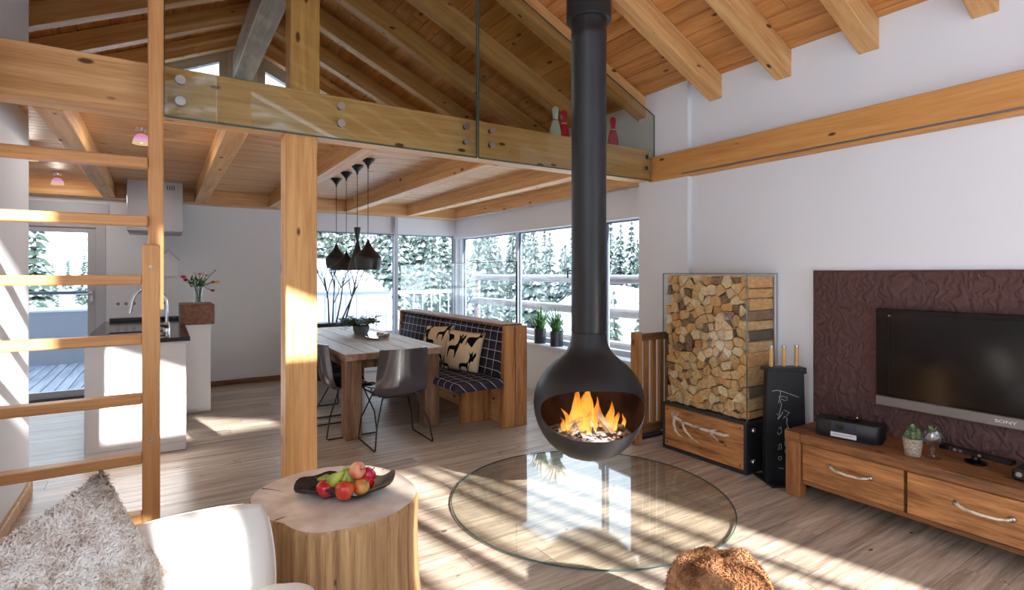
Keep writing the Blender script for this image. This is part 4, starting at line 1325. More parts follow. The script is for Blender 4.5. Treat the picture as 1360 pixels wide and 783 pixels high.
# motion sensor bar
ks = thing('sensor_bar', 'flat black sensor bar on a small foot lying on the sideboard', 'sensor', (3.84, 1.06, CT))
bm = B()
ang = Matrix.Translation((3.85, 1.145, CT)) @ Matrix.Rotation(math.radians(-8), 4, 'Z')
def kb(bm, n_, m_, p_, s_=None):
    bmesh.ops.transform(bm, matrix=ang, verts=bm.verts); return build(bm, n_, m_, p_, s_)
prism(bm, [(-.03, .042), (.03, .042), (.03, .064), (.015, .070), (-.026, .068)], 'y', -.17, .17, .003); kb(bm, 'bar', M_blackgloss, ks)
bm = B(); lathe(bm, [(0, .0), (.05, .0), (.052, .012), (.02, .022), (.018, .042), (0, .042)], 24); kb(bm, 'foot', M_blackgloss, ks, 40)
for q in (-.03, .06, .09):
    bm = B(); lathe(bm, [(0, 0), (.008, 0), (.007, .003), (0, .003)], 14)
    bmesh.ops.transform(bm, matrix=Matrix.Translation((-.03, q, .055)) @ Matrix.Rotation(-PI/2, 4, 'Y'), verts=bm.verts)
    kb(bm, 'lens', M_steel, ks)
bm = B(); tube(bm, [(3.9, .97, CT+.05), (3.93, .90, CT+.03), (3.95, .84, CT+.01), (3.93, .76, CT+.006), (3.95, .6, CT+.006)], .0045, 6)
build(bm, 'cable', M_black, ks)
bm = B(); box(bm, 3.70, 3.86, .895, .955, CT, CT+.062, .012)
t = tag(build(bm, 'black_device', M_black, base=(3.78, .925, CT)), 'small black box at the picture edge of the sideboard, beside the sensor bar', 'device')
bm = B()
lathe(bm, [(0, 0), (.014, 0), (.012, .004), (0, .004)], 16)
bmesh.ops.transform(bm, matrix=Matrix.Translation((3.70, .925, CT+.034)) @ Matrix.Rotation(-PI/2, 4, 'Y'), verts=bm.verts)
ORG[t.name] = Vector((3.78, .925, CT))
build(bm, 'lens', M_steel, t)

# ------------------------------------------------------------------ bowling pins on the loft
def pin(x, y_, body, label, z=2.665, lying=False):
    t = thing('bowling_pin', label, 'bowling pin', (x, y_, z), 'bowling pins on the loft edge')
    pr = [(0, 0), (.026, 0), (.029, .006), (.045, .06), (.056, .115), (.054, .15), (.044, .20), (.030, .245), (.024, .27), (.0235, .29), (.028, .32), (.031, .345), (.027, .368), (.015, .381), (0, .384)]
    bm = B(); lathe(bm, pr, 24, (x, y_, z)); b = build(bm, 'pin_body', body, t, 60)
    bm = B()
    for za in (.222, .252):
        lathe(bm, [(.0385 if za < .24 else .0295, za-.008), (.0345 if za < .24 else .0275, za+.008)], 24, (x, y_, z))
    label_part(build(bm, 'stripes', M_whitepin if body is M_pinkpin else M_pinkpin, b, 60), 'two painted neck stripes')
    return t
pin(3.745, 3.96, M_pinkpin, 'raspberry red bowling pin nearest the white wall on the loft edge')
pin(3.56, 3.98, M_pinkpin, 'raspberry red bowling pin half hidden behind the black flue')
pin(3.20, 4.05, M_pinkpin, 'raspberry red bowling pin beside the white one on the loft')
pin(3.06, 4.0, M_whitepin, 'white bowling pin with red neck stripes on the loft')
t = thing('striped_ball', 'small pink and white striped ball behind the loft beam', 'ball', (2.86, 4.02, 2.665))
bm = B(); ellipsoid(bm, (2.86, 4.02, 2.665+.062), .062, .062, .062, 24, 16); b = build(bm, 'ball_body', M_pinkpin, t, 180)
bm = B()
for k in range(5):
    a = k*PI/5
    tube(bm, [Vector((2.86, 4.02, 2.727)) + Matrix.Rotation(a, 3, 'Z') @ Vector((math.cos(q*2*PI/28), 0, math.sin(q*2*PI/28)))*.0615 for q in range(28)], .0055, 6, closed=True)
label_part(build(bm, 'stripes', M_whitepin, b, 60), 'white painted stripes')

# ------------------------------------------------------------------ kitchen
IX0, IX1, IY0, IY1 = -0.52, 0.167, 5.40, 7.62
isl = thing('kitchen_island', 'white kitchen island with a black worktop and sunk sink', 'kitchen island', (-.18, 6.4, 0))
bm = B(); box(bm, IX0, IX1, IY0+.02, IY1, .0, .925); build(bm, 'carcass', M_whitecab, isl)
bm = B(); box(bm, IX0, IX1, IY0, IY0+.019, .075, .925, .002); build(bm, 'front_panel', M_whitecab, isl)
bm = B(); box(bm, IX0, IX1+.002, IY0+.003, IY0+.018, .0, .072, .002); build(bm, 'plinth', M_whitecab, isl)
bm = B(); box(bm, IX0-.03, IX1+.03, IY0-.03, IY1, .926, .962, .003); wt = build(bm, 'worktop', M_worktop, isl)
bm = B()
for (a, b_, c, d) in ((-.42, -.40, 5.6, 6.05), (.0, .02, 5.6, 6.05), (-.42, .02, 5.58, 5.6), (-.42, .02, 6.05, 6.07)): box(bm, a, b_, c, d, .962, .968, .002)
build(bm, 'sink_rim', M_black, wt)
bm = B(); box(bm, IX0+.02, IX1, IY1-.15, IY1, .963, 1.0, .003); build(bm, 'backsplash', M_worktop, wt)
fa = thing('kitchen_faucet', 'tall chrome faucet with a curved neck on the black worktop', 'faucet', (.03, 5.86, .962))
bm = B()
lathe(bm, [(0, 0), (.026, 0), (.026, .05), (.022, .055), (.022, .09), (.014, .10), (0, .10)], 20, (.03, 5.86, .962)); build(bm, 'base', M_chrome, fa, 40)
bm = B()
pts = [(.03, 5.86, 1.05), (.03, 5.86, 1.22)] + [(.03-.13+.13*math.cos(a), 5.86, 1.22+.15*math.sin(a)) for a in [PI*k/12 for k in range(1, 12)]] + [(-.235, 5.86, 1.20), (-.245, 5.86, 1.15)]
tube(bm, pts, .0125, 12); build(bm, 'spout', M_chrome, fa, 60)
bm = B(); tube(bm, [(.03, 5.84, 1.02), (.0, 5.80, 1.03), (-.02, 5.77, 1.035)], [.016, .013, .009], 10); build(bm, 'lever', M_black, fa, 60)

bm = B(); box(bm, .19, .442, 6.77, 7.35, 0, .95, .003)
tag(build(bm, 'white_pedestal', M_whitecab, base=(.32, 7.0, 0)), 'tall white pedestal cabinet behind the kitchen island', 'cabinet')
bm = B(); box(bm, .155, .478, 6.745, 7.36, .951, 1.165, .005)
tag(build(bm, 'butcher_block', M_cutblock, base=(.32, 7.0, .951)), 'thick brown butcher block on the white pedestal, under the vase', 'butcher block')
# vase of flowers
vx, vy, vz = .33, 6.95, 1.166
va = thing('glass_vase', 'clear glass vase with pink and yellow flowers on the butcher block', 'vase', (vx, vy, vz))
bm = B()
lathe(bm, [(0, .003), (.05, .003), (.052, .01), (.046, .09), (.05, .19), (.046, .19), (.042, .09), (.046, .014), (0, .012)], 28, (vx, vy, vz)); build(bm, 'vase_glass', glass('vase_glass', (.9, .93, .92, 1), .05), va, 40)
fls = [(-.14, -.02, .30, 'pink', .035), (-.12, -.03, .265, 'dark', .03), (-.03, .0, .345, 'white', .03), (.02, .03, .33, 'pale', .03), (.06, -.02, .34, 'white', .03), (.085, .0, .315, 'pale', .025), (.145, -.02, .24, 'pink', .028), (.19, -.02, .24, 'yellow', .03), (.14, -.04, .145, 'dark', .026), (.17, .02, .37, 'bud', .012)]
fm = {'pink': plain('pink_petals', srgb(226, 70, 130), .6), 'dark': plain('magenta_petals', srgb(170, 24, 84), .6), 'white': plain('cream_petals', srgb(240, 232, 226), .6), 'pale': plain('blush_petals', srgb(232, 170, 178), .6), 'yellow': plain('yellow_petals', srgb(236, 216, 60), .6), 'bud': M_green}
for dx, dy, dz, c, r in fls:
    bm = B()
    e_ = Vector((vx+dx, vy+dy, vz+dz))
    tube(bm, [(vx+R.uniform(-.02, .02), vy+R.uniform(-.02, .02), vz+.02), (vx+dx*.25, vy+dy*.3, vz+.2), (vx+dx*.7, vy+dy*.7, vz+.2+(dz-.2)*.7), e_], .0035, 6)
    st_ = build(bm, 'stem', M_green, va)
    bm = B()
    ellipsoid(bm, e_, r*.6, r*.6, r*.55, 10, 7)
    for lv in range(2):
        for k in range(7):
            a = 2*PI*k/7+lv*.4
            leaf(bm, e_-Vector((0, 0, r*.3)), Vector((math.cos(a), math.sin(a), .35+lv*.6)), Vector((0, 0, 1)), r*1.15, r*.9, r*.12)
    build(bm, 'blossom', fm[c], st_)
bm = B()
for k in range(70):
    a = R.uniform(0, 2*PI); el = R.uniform(-.3, 1.1)
    leaf(bm, Vector((vx+R.uniform(-.08, .08), vy+R.uniform(-.05, .05), vz+R.uniform(.18, .27))), Vector((math.cos(a)*math.cos(el), math.sin(a)*math.cos(el), math.sin(el))), Vector((0, 0, 1)), R.uniform(.04, .075), .022, .002)
o = build(bm, 'foliage', M_green, va); o['kind'] = 'stuff'
# range hood
hd = thing('range_hood', 'brushed steel box range hood hanging from the kitchen ceiling', 'range hood', (-.09, 7.72, 2.0))
bm = B(); box(bm, -.34, .20, 7.45, 7.92, 1.985, 2.565, .003); build(bm, 'hood_box', M_hood, hd)
bm = B(); box(bm, -.33, .19, 7.46, 7.91, 1.965, 1.985, .003); build(bm, 'filter_plate', M_bezel, hd)
bm = B()
for k in range(4): box(bm, .04+k*.022, .05+k*.022, 7.446, 7.451, 2.47, 2.52)
build(bm, 'vent_slots', M_black, hd)
# outlets on the kitchen wall
for k, xk in enumerate((-.46, -.38, -.30, -.05, .03)):
    t = thing('wall_outlet', ['white wall outlet above the worktop, first of five counted from the door', 'white wall outlet above the worktop, second of five from the door', 'white wall outlet above the worktop, third of five from the door', 'white wall outlet behind the faucet, fourth of five from the door', 'white wall outlet behind the faucet, nearest the flower vase'][k], 'outlet', (xk, YB, 1.13), 'outlets above the kitchen worktop')
    bm = B(); box(bm, xk-.037, xk+.037, YB-.01, YB, 1.09, 1.165, .003); build(bm, 'outlet_plate', M_plate_w, t)
    bm = B()
    lathe(bm, [(0, 0), (.02, 0), (.02, .002), (0, .002)], 16)
    bmesh.ops.transform(bm, matrix=Matrix.Translation((xk, YB-.010, 1.128)) @ Matrix.Rotation(PI/2, 4, 'X'), verts=bm.verts)
    build(bm, 'socket_face', M_bezel, t)
wo = thing('wall_ornament', 'small white house-shaped box hanging on the kitchen wall', 'ornament', (.0, YB, 1.55))
bm = B(); prism(bm, [(-.05, 1.46), (.17, 1.46), (.17, 1.68), (.06, 1.80), (-.05, 1.68)], 'y', YB-.03, YB-.002, .003); build(bm, 'house_box', M_whitecab, wo)
bm = B(); tube(bm, [(-.07, YB-.034, 1.665), (.06, YB-.034, 1.805), (.19, YB-.034, 1.665)], .008, 6); build(bm, 'roof_edge', M_frame, wo)

# ceiling spotlights with coloured glass
M_lampglass, nt, out = base_mat('iridescent_lamp_glass')
tc = nt.nodes.new('ShaderNodeTexCoord'); sp = nt.nodes.new('ShaderNodeSeparateXYZ'); nt.links.new(tc.outputs['Generated'], sp.inputs[0])
rp = nt.nodes.new('ShaderNodeValToRGB'); e = rp.color_ramp.elements
e[0].position = 0; e[0].color = (1, .75, .25, 1); e[1].position = 1; e[1].color = (1, .42, .12, 1)
q = e.new(.35); q.color = (1, .55, .8, 1); q = e.new(.65); q.color = (.95, .3, .75, 1)
nt.links.new(sp.outputs['Z'], rp.inputs[0])
em = nt.nodes.new('ShaderNodeEmission'); em.inputs[1].default_value = .26
nt.links.new(rp.outputs[0], em.inputs[0]); nt.links.new(em.outputs[0], out.inputs[0])
M_bulb, nt, out = base_mat('lamp_bulb'); em = nt.nodes.new('ShaderNodeEmission'); em.inputs[0].default_value = (1, .8, .6, 1); em.inputs[1].default_value = .7; nt.links.new(em.outputs[0], out.inputs[0])
for (lx, ly_, lb) in ((-.13, 4.78, 'small coloured glass ceiling lamp nearest the loft beam, beside the ladder'), (-.93, 5.96, 'small coloured glass ceiling lamp half hidden behind the white wall end'), (-.94, 7.45, 'small coloured glass ceiling lamp near the kitchen door')):
    t = thing('ceiling_lamp', lb, 'ceiling lamp', (lx, ly_, 2.564), 'coloured glass lamps on the kitchen ceiling')
    bm = B(); lathe(bm, [(0, 0), (.045, 0), (.042, -.018), (.012, -.022), (.012, -.045), (.02, -.05), (0, -.05)], 24, (lx, ly_, 2.563)); build(bm, 'ceiling_mount', M_chrome, t, 40)
    bm = B(); lathe(bm, [(.018, -.046), (.035, -.056), (.05, -.085), (.057, -.12), (.055, -.12), (.048, -.087), (.034, -.06), (.018, -.05)], 28, (lx, ly_, 2.563)); build(bm, 'glass_shade', M_lampglass, t, 60)
    bm = B(); ellipsoid(bm, (lx, ly_, 2.563-.09), .02, .02, .024, 12, 8); build(bm, 'bulb', M_bulb, t, 180)
    pl = bpy.data.lights.new('lamp_light', 'POINT'); pl.energy = 3.5; pl.color = (1, .9, .8); pl.shadow_soft_size = .03
    po = bpy.data.objects.new('lamp_light', pl); COL.objects.link(po); po.parent = t; po.location = (0, 0, -.125)

# black pendants over the table
def pendant(x, y_, zt, pr, label, n=36):
    t = thing('pendant_lamp', label, 'pendant lamp', (x, y_, 2.56), 'black pendants over the dining table')
    bm = B(); lathe(bm, [(0, 2.564), (.062, 2.564), (.062, 2.558), (.012, 2.50), (.006, 2.47), (0, 2.47)], 24, (x, y_, 0)); build(bm, 'canopy', M_black, t, 40)
    bm = B(); cyl(bm, (x, y_, zt-.01), (x, y_, 2.48), .0035, 6); build(bm, 'cord', M_black, t)
    inn = [(max(.002, r-.004), z) for r, z in pr[::-1]]
    bm = B(); lathe(bm, [(.004, zt)] + [(r, zt+z) for r, z in pr] + [(r, zt+z) for r, z in inn] + [(.002, zt-.004)], n, (x, y_, 0)); build(bm, 'shade', plain('pendant_black', srgb(26, 26, 30), .4), t, 40)
pendant(1.634, 6.16, 1.845, [(.012, -.02), (.022, -.05), (.045, -.09), (.08, -.13), (.112, -.165), (.118, -.185), (.113, -.235), (.104, -.285)], 'black bulbous pendant lamp farthest from the loft beam')
pendant(1.623, 5.73, 1.735, [(.011, -.015), (.03, -.05), (.07, -.095), (.13, -.135), (.172, -.158), (.166, -.175), (.15, -.20)], 'wide flat black pendant lamp hanging behind the tall narrow one', 40)
pendant(1.609, 5.30, 1.955, [(.032, -.0), (.030, -.03), (.014, -.12), (.012, -.14), (.022, -.18), (.05, -.27), (.078, -.35), (.094, -.415), (.090, -.42)], 'tall narrow black pendant lamp with a waisted hourglass neck')
pendant(1.603, 4.95, 1.822, [(.010, -.015), (.022, -.045), (.045, -.085), (.085, -.13), (.118, -.165), (.124, -.19), (.120, -.235), (.108, -.285)], 'large bulbous black pendant lamp nearest the loft beam')
#MARK3
# ------------------------------------------------------------------ dining table
DX0, DX1, DY0, DY1, DT = 1.356, 2.345, 4.83, 7.45, 0.78
tb = thing('dining_table', 'weathered wooden dining table with thick square legs', 'table', (1.85, 6.1, 0))
nb = 5
for k in range(nb):
    xa = DX0+.0 + (DX1-DX0)*k/nb; xb = DX0 + (DX1-DX0)*(k+1)/nb
    bm = B(); box(bm, xa+.0015, xb-.0015, DY0+.002+R.uniform(0, .004), DY1, DT-.062, DT-R.uniform(0, .0015), .004)
    build(bm, 'table_plank', M_tablew, tb)
for lx, ly_ in ((DX0+.02, DY0+.05), (DX1-.20, DY0+.05), (DX0+.02, DY1-.2), (DX1-.20, DY1-.2)):
    bm = B(); box(bm, lx, lx+.15, ly_, ly_+.15, 0, DT-.063, .006); build(bm, 'leg', M_tableleg, tb)
bm = B()
box(bm, DX0+.17, DX1-.2, DY0+.10, DY0+.13, DT-.15, DT-.063, .003)
build(bm, 'apron', M_tableleg, tb)
bm = B(); box(bm, DX0+.06, DX0+.09, DY0+.2, DY1-.2, DT-.15, DT-.063, .003); build(bm, 'apron', M_tableleg, tb)
bm = B(); box(bm, DX1-.1, DX1-.07, DY0+.2, DY1-.2, DT-.15, DT-.063, .003); build(bm, 'apron', M_tableleg, tb)

# pot of herbs and silver tray
px_, py_ = 1.99, 6.40
hp = thing('herb_pot', 'grey pot with a feathery green plant on the dining table', 'plant', (px_, py_, DT))
bm = B(); lathe(bm, [(0, 0), (.075, 0), (.10, .10), (.094, .10), (.088, .085), (0, .08)], 28, (px_, py_, DT)); build(bm, 'pot', M_greypot, hp, 40)
bm = B()
RH_ = random.Random(3)
for k in range(64):
    a = RH_.uniform(0, 2*PI); rr = RH_.uniform(.10, .24)
    p0 = Vector((px_+.05*math.cos(a), py_+.05*math.sin(a), DT+.09))
    p1 = p0 + Vector((math.cos(a)*rr*.5, math.sin(a)*rr*.5, .08+RH_.uniform(0, .06)))
    p2 = p0 + Vector((math.cos(a)*rr, math.sin(a)*rr, RH_.uniform(-.03, .12)))
    for q in range(10):
        t = q/9
        c = p0*(1-t)**2 + p1*2*t*(1-t) + p2*t*t
        for s_ in (1, -1):
            d = Vector((math.cos(a+s_*1.0), math.sin(a+s_*1.0), RH_.uniform(-.2, .5)))
            leaf(bm, c, d, Vector((0, 0, 1)), .05, .020, .002)
o = build(bm, 'foliage', M_darkgreen, hp); o['kind'] = 'stuff'
tr_ = thing('silver_tray', 'long silver tray lying on the dining table beside the herb pot', 'tray', (2.02, 6.15, DT))
bm = B(); lathe(bm, [(0, .004), (.9, .004), (1.0, .016), (.98, .02), (.88, .008), (0, .008)], 40)
trm = Matrix.Translation((2.03, 6.13, DT-.002)) @ Matrix.Rotation(math.radians(78), 4, 'Z') @ Matrix.Diagonal((.42, .09, 1, 1))
bmesh.ops.transform(bm, matrix=trm, verts=bm.verts); build(bm, 'dish', M_chrome, tr_, 40)
for k, (bx_, by_) in enumerate(((2.085, 5.83), (2.07, 5.94), (1.985, 6.56))):
    bm = B(); lathe(bm, [(0, 0), (.03, 0), (.048, .025), (.05, .05), (.046, .05), (.043, .028), (.02, .008), (0, .008)], 24, (bx_, by_, DT+.005))
    tag(build(bm, 'silver_bowl', M_chrome, smooth=40, base=(bx_, by_, DT+.005)), ['small silver bowl on the tray, nearest the grey chair at the table end', 'small silver bowl on the tray, between the nearest bowl and herb pot', 'small silver bowl on the tray behind the herb pot'][k], 'bowl', 'silver bowls on the tray')

# ------------------------------------------------------------------ chairs: one-piece shell on sled legs
def make_chair(label):
    t = thing('dining_chair', label, 'chair', (0, 0, 0), 'grey shell chairs around the dining table')
    # local: +y is the direction the sitter faces
    N, Mm = 18, 26
    bm = B(); vv = []
    prof_ = [(.235, .415), (.20, .435), (.12, .435), (.0, .428), (-.10, .425), (-.165, .435), (-.205, .47), (-.225, .53), (-.238, .62), (-.250, .72), (-.262, .80), (-.270, .852)]
    hw = [.20, .225, .235, .24, .242, .243, .242, .240, .235, .228, .222, .216]
    for i, ((py__, pz__), w) in enumerate(zip(prof_, hw)):
        row_ = []
        for k in range(N+1):
            u = -1+2*k/N
            lift = (.035*abs(u)**2.5 if i < 6 else 0)
            fwd = (.055*abs(u)**2.2 if i >= 5 else 0.02*abs(u)**2.2*(i/5))
            row_.append(bm.verts.new((u*w, py__+fwd, pz__+lift*(1 if i < 5 else .4))))
        vv.append(row_)
    for i in range(len(vv)-1):
        for k in range(N): bm.faces.new((vv[i][k], vv[i][k+1], vv[i+1][k+1], vv[i+1][k]))
    bmesh.ops.recalc_face_normals(bm, faces=bm.faces)
    bmesh.ops.solidify(bm, geom=list(bm.faces), thickness=.010)
    build(bm, 'seat_shell', M_chair, t, 60)
    bm = B(); prism(bm, [(-.2, -.16), (.2, -.16), (.215, .20), (-.215, .20)], 'z', .438, .452, .004); build(bm, 'seat_pad', M_black, t)
    for s_ in (1, -1):
        bm = B()
        tube(bm, [(s_*.15, -.10, .42), (s_*.235, -.20, .2), (s_*.262, -.235, .02), (s_*.262, -.225, .008), (s_*.262, .0, .008), (s_*.262, .215, .008), (s_*.262, .225, .02), (s_*.24, .21, .2), (s_*.16, .13, .42)], .007, 8)
        build(bm, 'leg', M_black, t, 60)
    bm = B(); tube(bm, [(-.15, -.10, .418), (.15, -.10, .418)], .007, 8); tube(bm, [(-.16, .13, .418), (.16, .13, .418)], .007, 8); build(bm, 'cross_bar', M_black, t)
    return t
ch = make_chair('glossy grey shell chair at the end of the dining table, its back to the camera')
ch.location = (1.755, 4.66, 0.0); ch.rotation_euler = (0, 0, math.radians(0))
c2 = dup(ch); c2['label'] = 'glossy grey shell chair at the table side, next to the timber post'
c2.location = (1.47, 5.24, 0); c2.rotation_euler = (0, 0, math.radians(-90))
c3 = dup(ch); c3['label'] = 'grey shell chair at the table side, the farther one behind the other'
c3.location = (1.47, 6.05, 0); c3.rotation_euler = (0, 0, math.radians(-90))

# ------------------------------------------------------------------ corner bench
bn = thing('dining_bench', 'oak bench with plaid upholstery and a high backrest beside the dining table', 'bench', (2.75, 5.85, 0))
BY0, BY1 = 4.44, 7.26
def bench_end(y0_, y1_):
    bm = B(); prism(bm, [(2.755, 0), (2.90, 0), (2.90, .985), (2.80, .985)], 'y', y0_, y1_, .004); p = build(bm, 'end_panel', M_benchw, bn)
    bm = B(); prism(bm, [(2.906, 0), (3.045, 0), (3.045, .985), (2.906, .985)], 'y', y0_, y1_, .004); build(bm, 'end_panel', M_benchw, bn)
bench_end(BY0, BY0+.075); bench_end(BY1-.06, BY1)
bm = B(); prism(bm, [(2.90, .05), (2.955, .05), (3.0, .97), (2.95, .97)], 'y', BY0+.078, BY1-.062, .003); build(bm, 'back_board', M_benchw, bn)
bm = B(); box(bm, 2.80, 3.035, BY0+.078, BY1-.062, .972, 1.0, .004); build(bm, 'top_cap', M_oldwood_y, bn)
half = (BY0+BY1)/2
for ya, yb in ((BY0+.08, half-.004), (half+.004, BY1-.064)):
    bm = B(); prism(bm, [(2.745, .47), (2.895, .47), (2.945, .965), (2.835, .965)], 'y', ya, yb, .018); build(bm, 'back_upholstery', M_plaid, bn, 50)
bm = B(); prism(bm, [(2.235, .405), (2.75, .405), (2.75, .485), (2.30, .492), (2.245, .478), (2.225, .44)], 'y', BY0-.035, BY1-.07, .012)
build(bm, 'seat_upholstery', M_plaid, bn, 50)
for yy in (4.80, 6.9):
    bm = B(); box(bm, 2.50, 2.84, yy, yy+.06, 0, .403, .004); build(bm, 'support', M_benchw, bn)
bm = B(); box(bm, 2.84, 2.875, BY0+.08, BY1-.065, .0, .40, .003); build(bm, 'back_plinth', M_spruce_y, bn)
bm = B(); box(bm, 2.86, 2.875, BY0+.076, BY0+.10, .18, .36); build(bm, 'black_hinge', M_black, bn)

# pillows
def pillow_pt(u, v, w, h, t, side):
    ed = (max(0, 1-abs(u)**2.6)*max(0, 1-abs(v)**2.6))**.55
    x = w/2*u*(1-.07*(1-v*v)*abs(u)**3); z = h/2*v*(1-.07*(1-u*u)*abs(v)**3)
    return Vector((x, side*(t/2*ed+.001), z))
def pillow_bm(w, h, t, n=18, wob=0, seed=0, rnd=0.0):
    bm = B()
    fr = {}; bk = {}
    for i in range(n+1):
        for k in range(n+1):
            u, v = -1+2*i/n, -1+2*k/n
            edge = i in (0, n) or k in (0, n)
            p = pillow_pt(u, v, w, h, t, -1)
            p.x *= math.sqrt(1-rnd*v*v); p.z *= math.sqrt(1-rnd*u*u)
            if wob and not edge: p.y += wob*mnoise.noise(Vector((u*2.5+seed, v*2.5, seed)))
            fr[i, k] = bm.verts.new(p)
            if edge: bk[i, k] = fr[i, k]
            else:
                q = pillow_pt(u, v, w, h, t, 1); q.x *= math.sqrt(1-rnd*v*v); q.z *= math.sqrt(1-rnd*u*u); bk[i, k] = bm.verts.new(q)
    for i in range(n):
        for k in range(n):
            bm.faces.new((fr[i, k], fr[i+1, k], fr[i+1, k+1], fr[i, k+1]))
            bm.faces.new((bk[i, k], bk[i, k+1], bk[i+1, k+1], bk[i+1, k]))
    return bm
DEER = [(.10, 0), (.14, 0), (.16, .22), (.22, .40), (.50, .40), (.55, .22), (.54, 0), (.59, 0), (.63, .26), (.66, .44), (.70, .60), (.76, .76), (.86, .76), (.90, .80), (.88, .85), (.80, .88),
        (.86, .98), (.97, 1.03), (1.0, 1.12), (.93, 1.06), (.92, 1.12), (.95, 1.30), (.87, 1.12), (.76, .90), (.74, 1.04), (.80, 1.32), (.70, 1.14), (.60, 1.26), (.65, 1.04), (.70, .86), (.62, .72), (.52, .62), (.22, .60), (.11, .54), (.06, .40), (.09, .26)]
def deer_cushion(label, mtx, w, h, t, prints):
    c = thing('deer_cushion', label, 'cushion', (0, 0, 0), 'deer print cushions on the bench')
    bm = pillow_bm(w, h, t)
    build(bm, 'cushion_cover', M_linen, c, 180)
    for (cu, cv, sc_, flip, rot) in prints:
        bm = B()
        vs_ = []
        for (a, b_) in DEER:
            x, z = (a-.5)*sc_*(-1 if flip else 1), (b_-.55)*sc_
            x, z = x*math.cos(rot)-z*math.sin(rot), x*math.sin(rot)+z*math.cos(rot)
            vs_.append(bm.verts.new((cu+x, 0, cv+z)))
        f = bm.faces.new(vs_)
        bmesh.ops.triangulate(bm, faces=[f])
        bmesh.ops.subdivide_edges(bm, edges=list(bm.edges), cuts=2)
        for v in bm.verts:
            u_, v_ = max(-.98, min(.98, v.co.x)), max(-.98, min(.98, v.co.z))
            p = pillow_pt(u_, v_, w, h, t, -1); v.co = p + Vector((0, -.0022, 0))
        build(bm, 'deer_print', M_deer, c)
    c.matrix_world = mtx
    return c
ptsA = [(-.28, .12, .95, False, 0), (.62, .62, .75, False, -.2), (.45, -.62, .85, False, 0), (-.75, -.75, .6, True, 0), (-.72, .66, .6, True, .2)]
mA = Matrix.Translation((2.655, 5.06, .685)) @ Matrix.Rotation(math.radians(-62), 4, 'Z') @ Matrix.Rotation(math.radians(-16), 4, 'X') @ Matrix.Rotation(math.radians(3), 4, 'Y')
deer_cushion('beige deer print cushion standing upright nearest the bench end', mA, .47, .44, .15, ptsA)
ptsB = [(-.3, .1, .95, True, 0), (.55, .55, .75, False, 0), (-.6, .7, .6, False, 0), (.4, -.6, .8, True, 0)]
mB = Matrix.Translation((2.655, 5.72, .690)) @ Matrix.Rotation(math.radians(-74), 4, 'Z') @ Matrix.Rotation(math.radians(-20), 4, 'X') @ Matrix.Rotation(math.radians(-4), 4, 'Y')
deer_cushion('beige deer print cushion leaning behind the other one on the bench', mB, .47, .44, .14, ptsB)

# glass screen behind the bench
gs = thing('glass_screen', 'tall clear glass screen standing behind the dining bench', 'glass screen', (3.07, 6.2, 0))
bm = B(); box(bm, 3.062, 3.074, 4.67, 7.9, .02, 1.625); build(bm, 'pane', M_glass, gs)
bm = B(); box(bm, 3.060, 3.076, 4.664, 4.672, .02, 1.625); tube(bm, [(3.068, 4.67, 1.625), (3.068, 7.9, 1.625)], .004, 6); label_part(build(bm, 'pane_edge', M_glassedge, gs), 'dark polished glass edge')
bm = B(); box(bm, 3.05, 3.09, 4.67, 7.9, 0, .02); build(bm, 'floor_channel', M_steel, gs)

# grass pots on the sill
def grass_pot(x, y_, z, r, h, label, seed):
    t = thing('potted_grass', label, 'plant', (x, y_, z), 'potted grasses on the window sill')
    bm = B(); lathe(bm, [(0, 0), (r*.95, 0), (r, .006), (r, h), (r*.92, h), (r*.9, h-.015), (0, h-.02)], 28, (x, y_, z)); build(bm, 'pot', M_pot, t, 40)
    bm = B(); rr = random.Random(seed)
    for k in range(75):
        a = rr.uniform(0, 2*PI); ln = rr.uniform(.22, .46); el = rr.uniform(.75, 1.45)
        b0 = Vector((x+rr.uniform(-.4, .4)*r, y_+rr.uniform(-.4, .4)*r, z+h-.02))
        d = Vector((math.cos(a)*math.cos(el), math.sin(a)*math.cos(el), math.sin(el)))
        if d.x > 0: d.x *= .15
        w_ = .011; s_ = d.cross(Vector((0, 0, 1))).normalized()*w_
        prev = None
        for q in range(6):
            tt = q/5
            c = b0 + d*ln*tt + Vector((d.x, d.y, 0))*ln*.35*tt*tt - Vector((0, 0, 1))*ln*.22*tt*tt
            wq = 1-tt**1.6*.95
            e = (bm.verts.new(c-s_*wq), bm.verts.new(c+s_*wq))
            if prev: bm.faces.new((prev[0], prev[1], e[1], e[0]))
            prev = e
    o = build(bm, 'grass_blades', M_green, t); o['kind'] = 'stuff'
    return t
grass_pot(4.115, 5.70, .601, .078, .185, 'dark pot of long green grass on the sill, nearest the bench', 11)
grass_pot(4.105, 5.34, .601, .080, .185, 'dark pot of long green grass on the sill, nearest the black fireplace', 12)

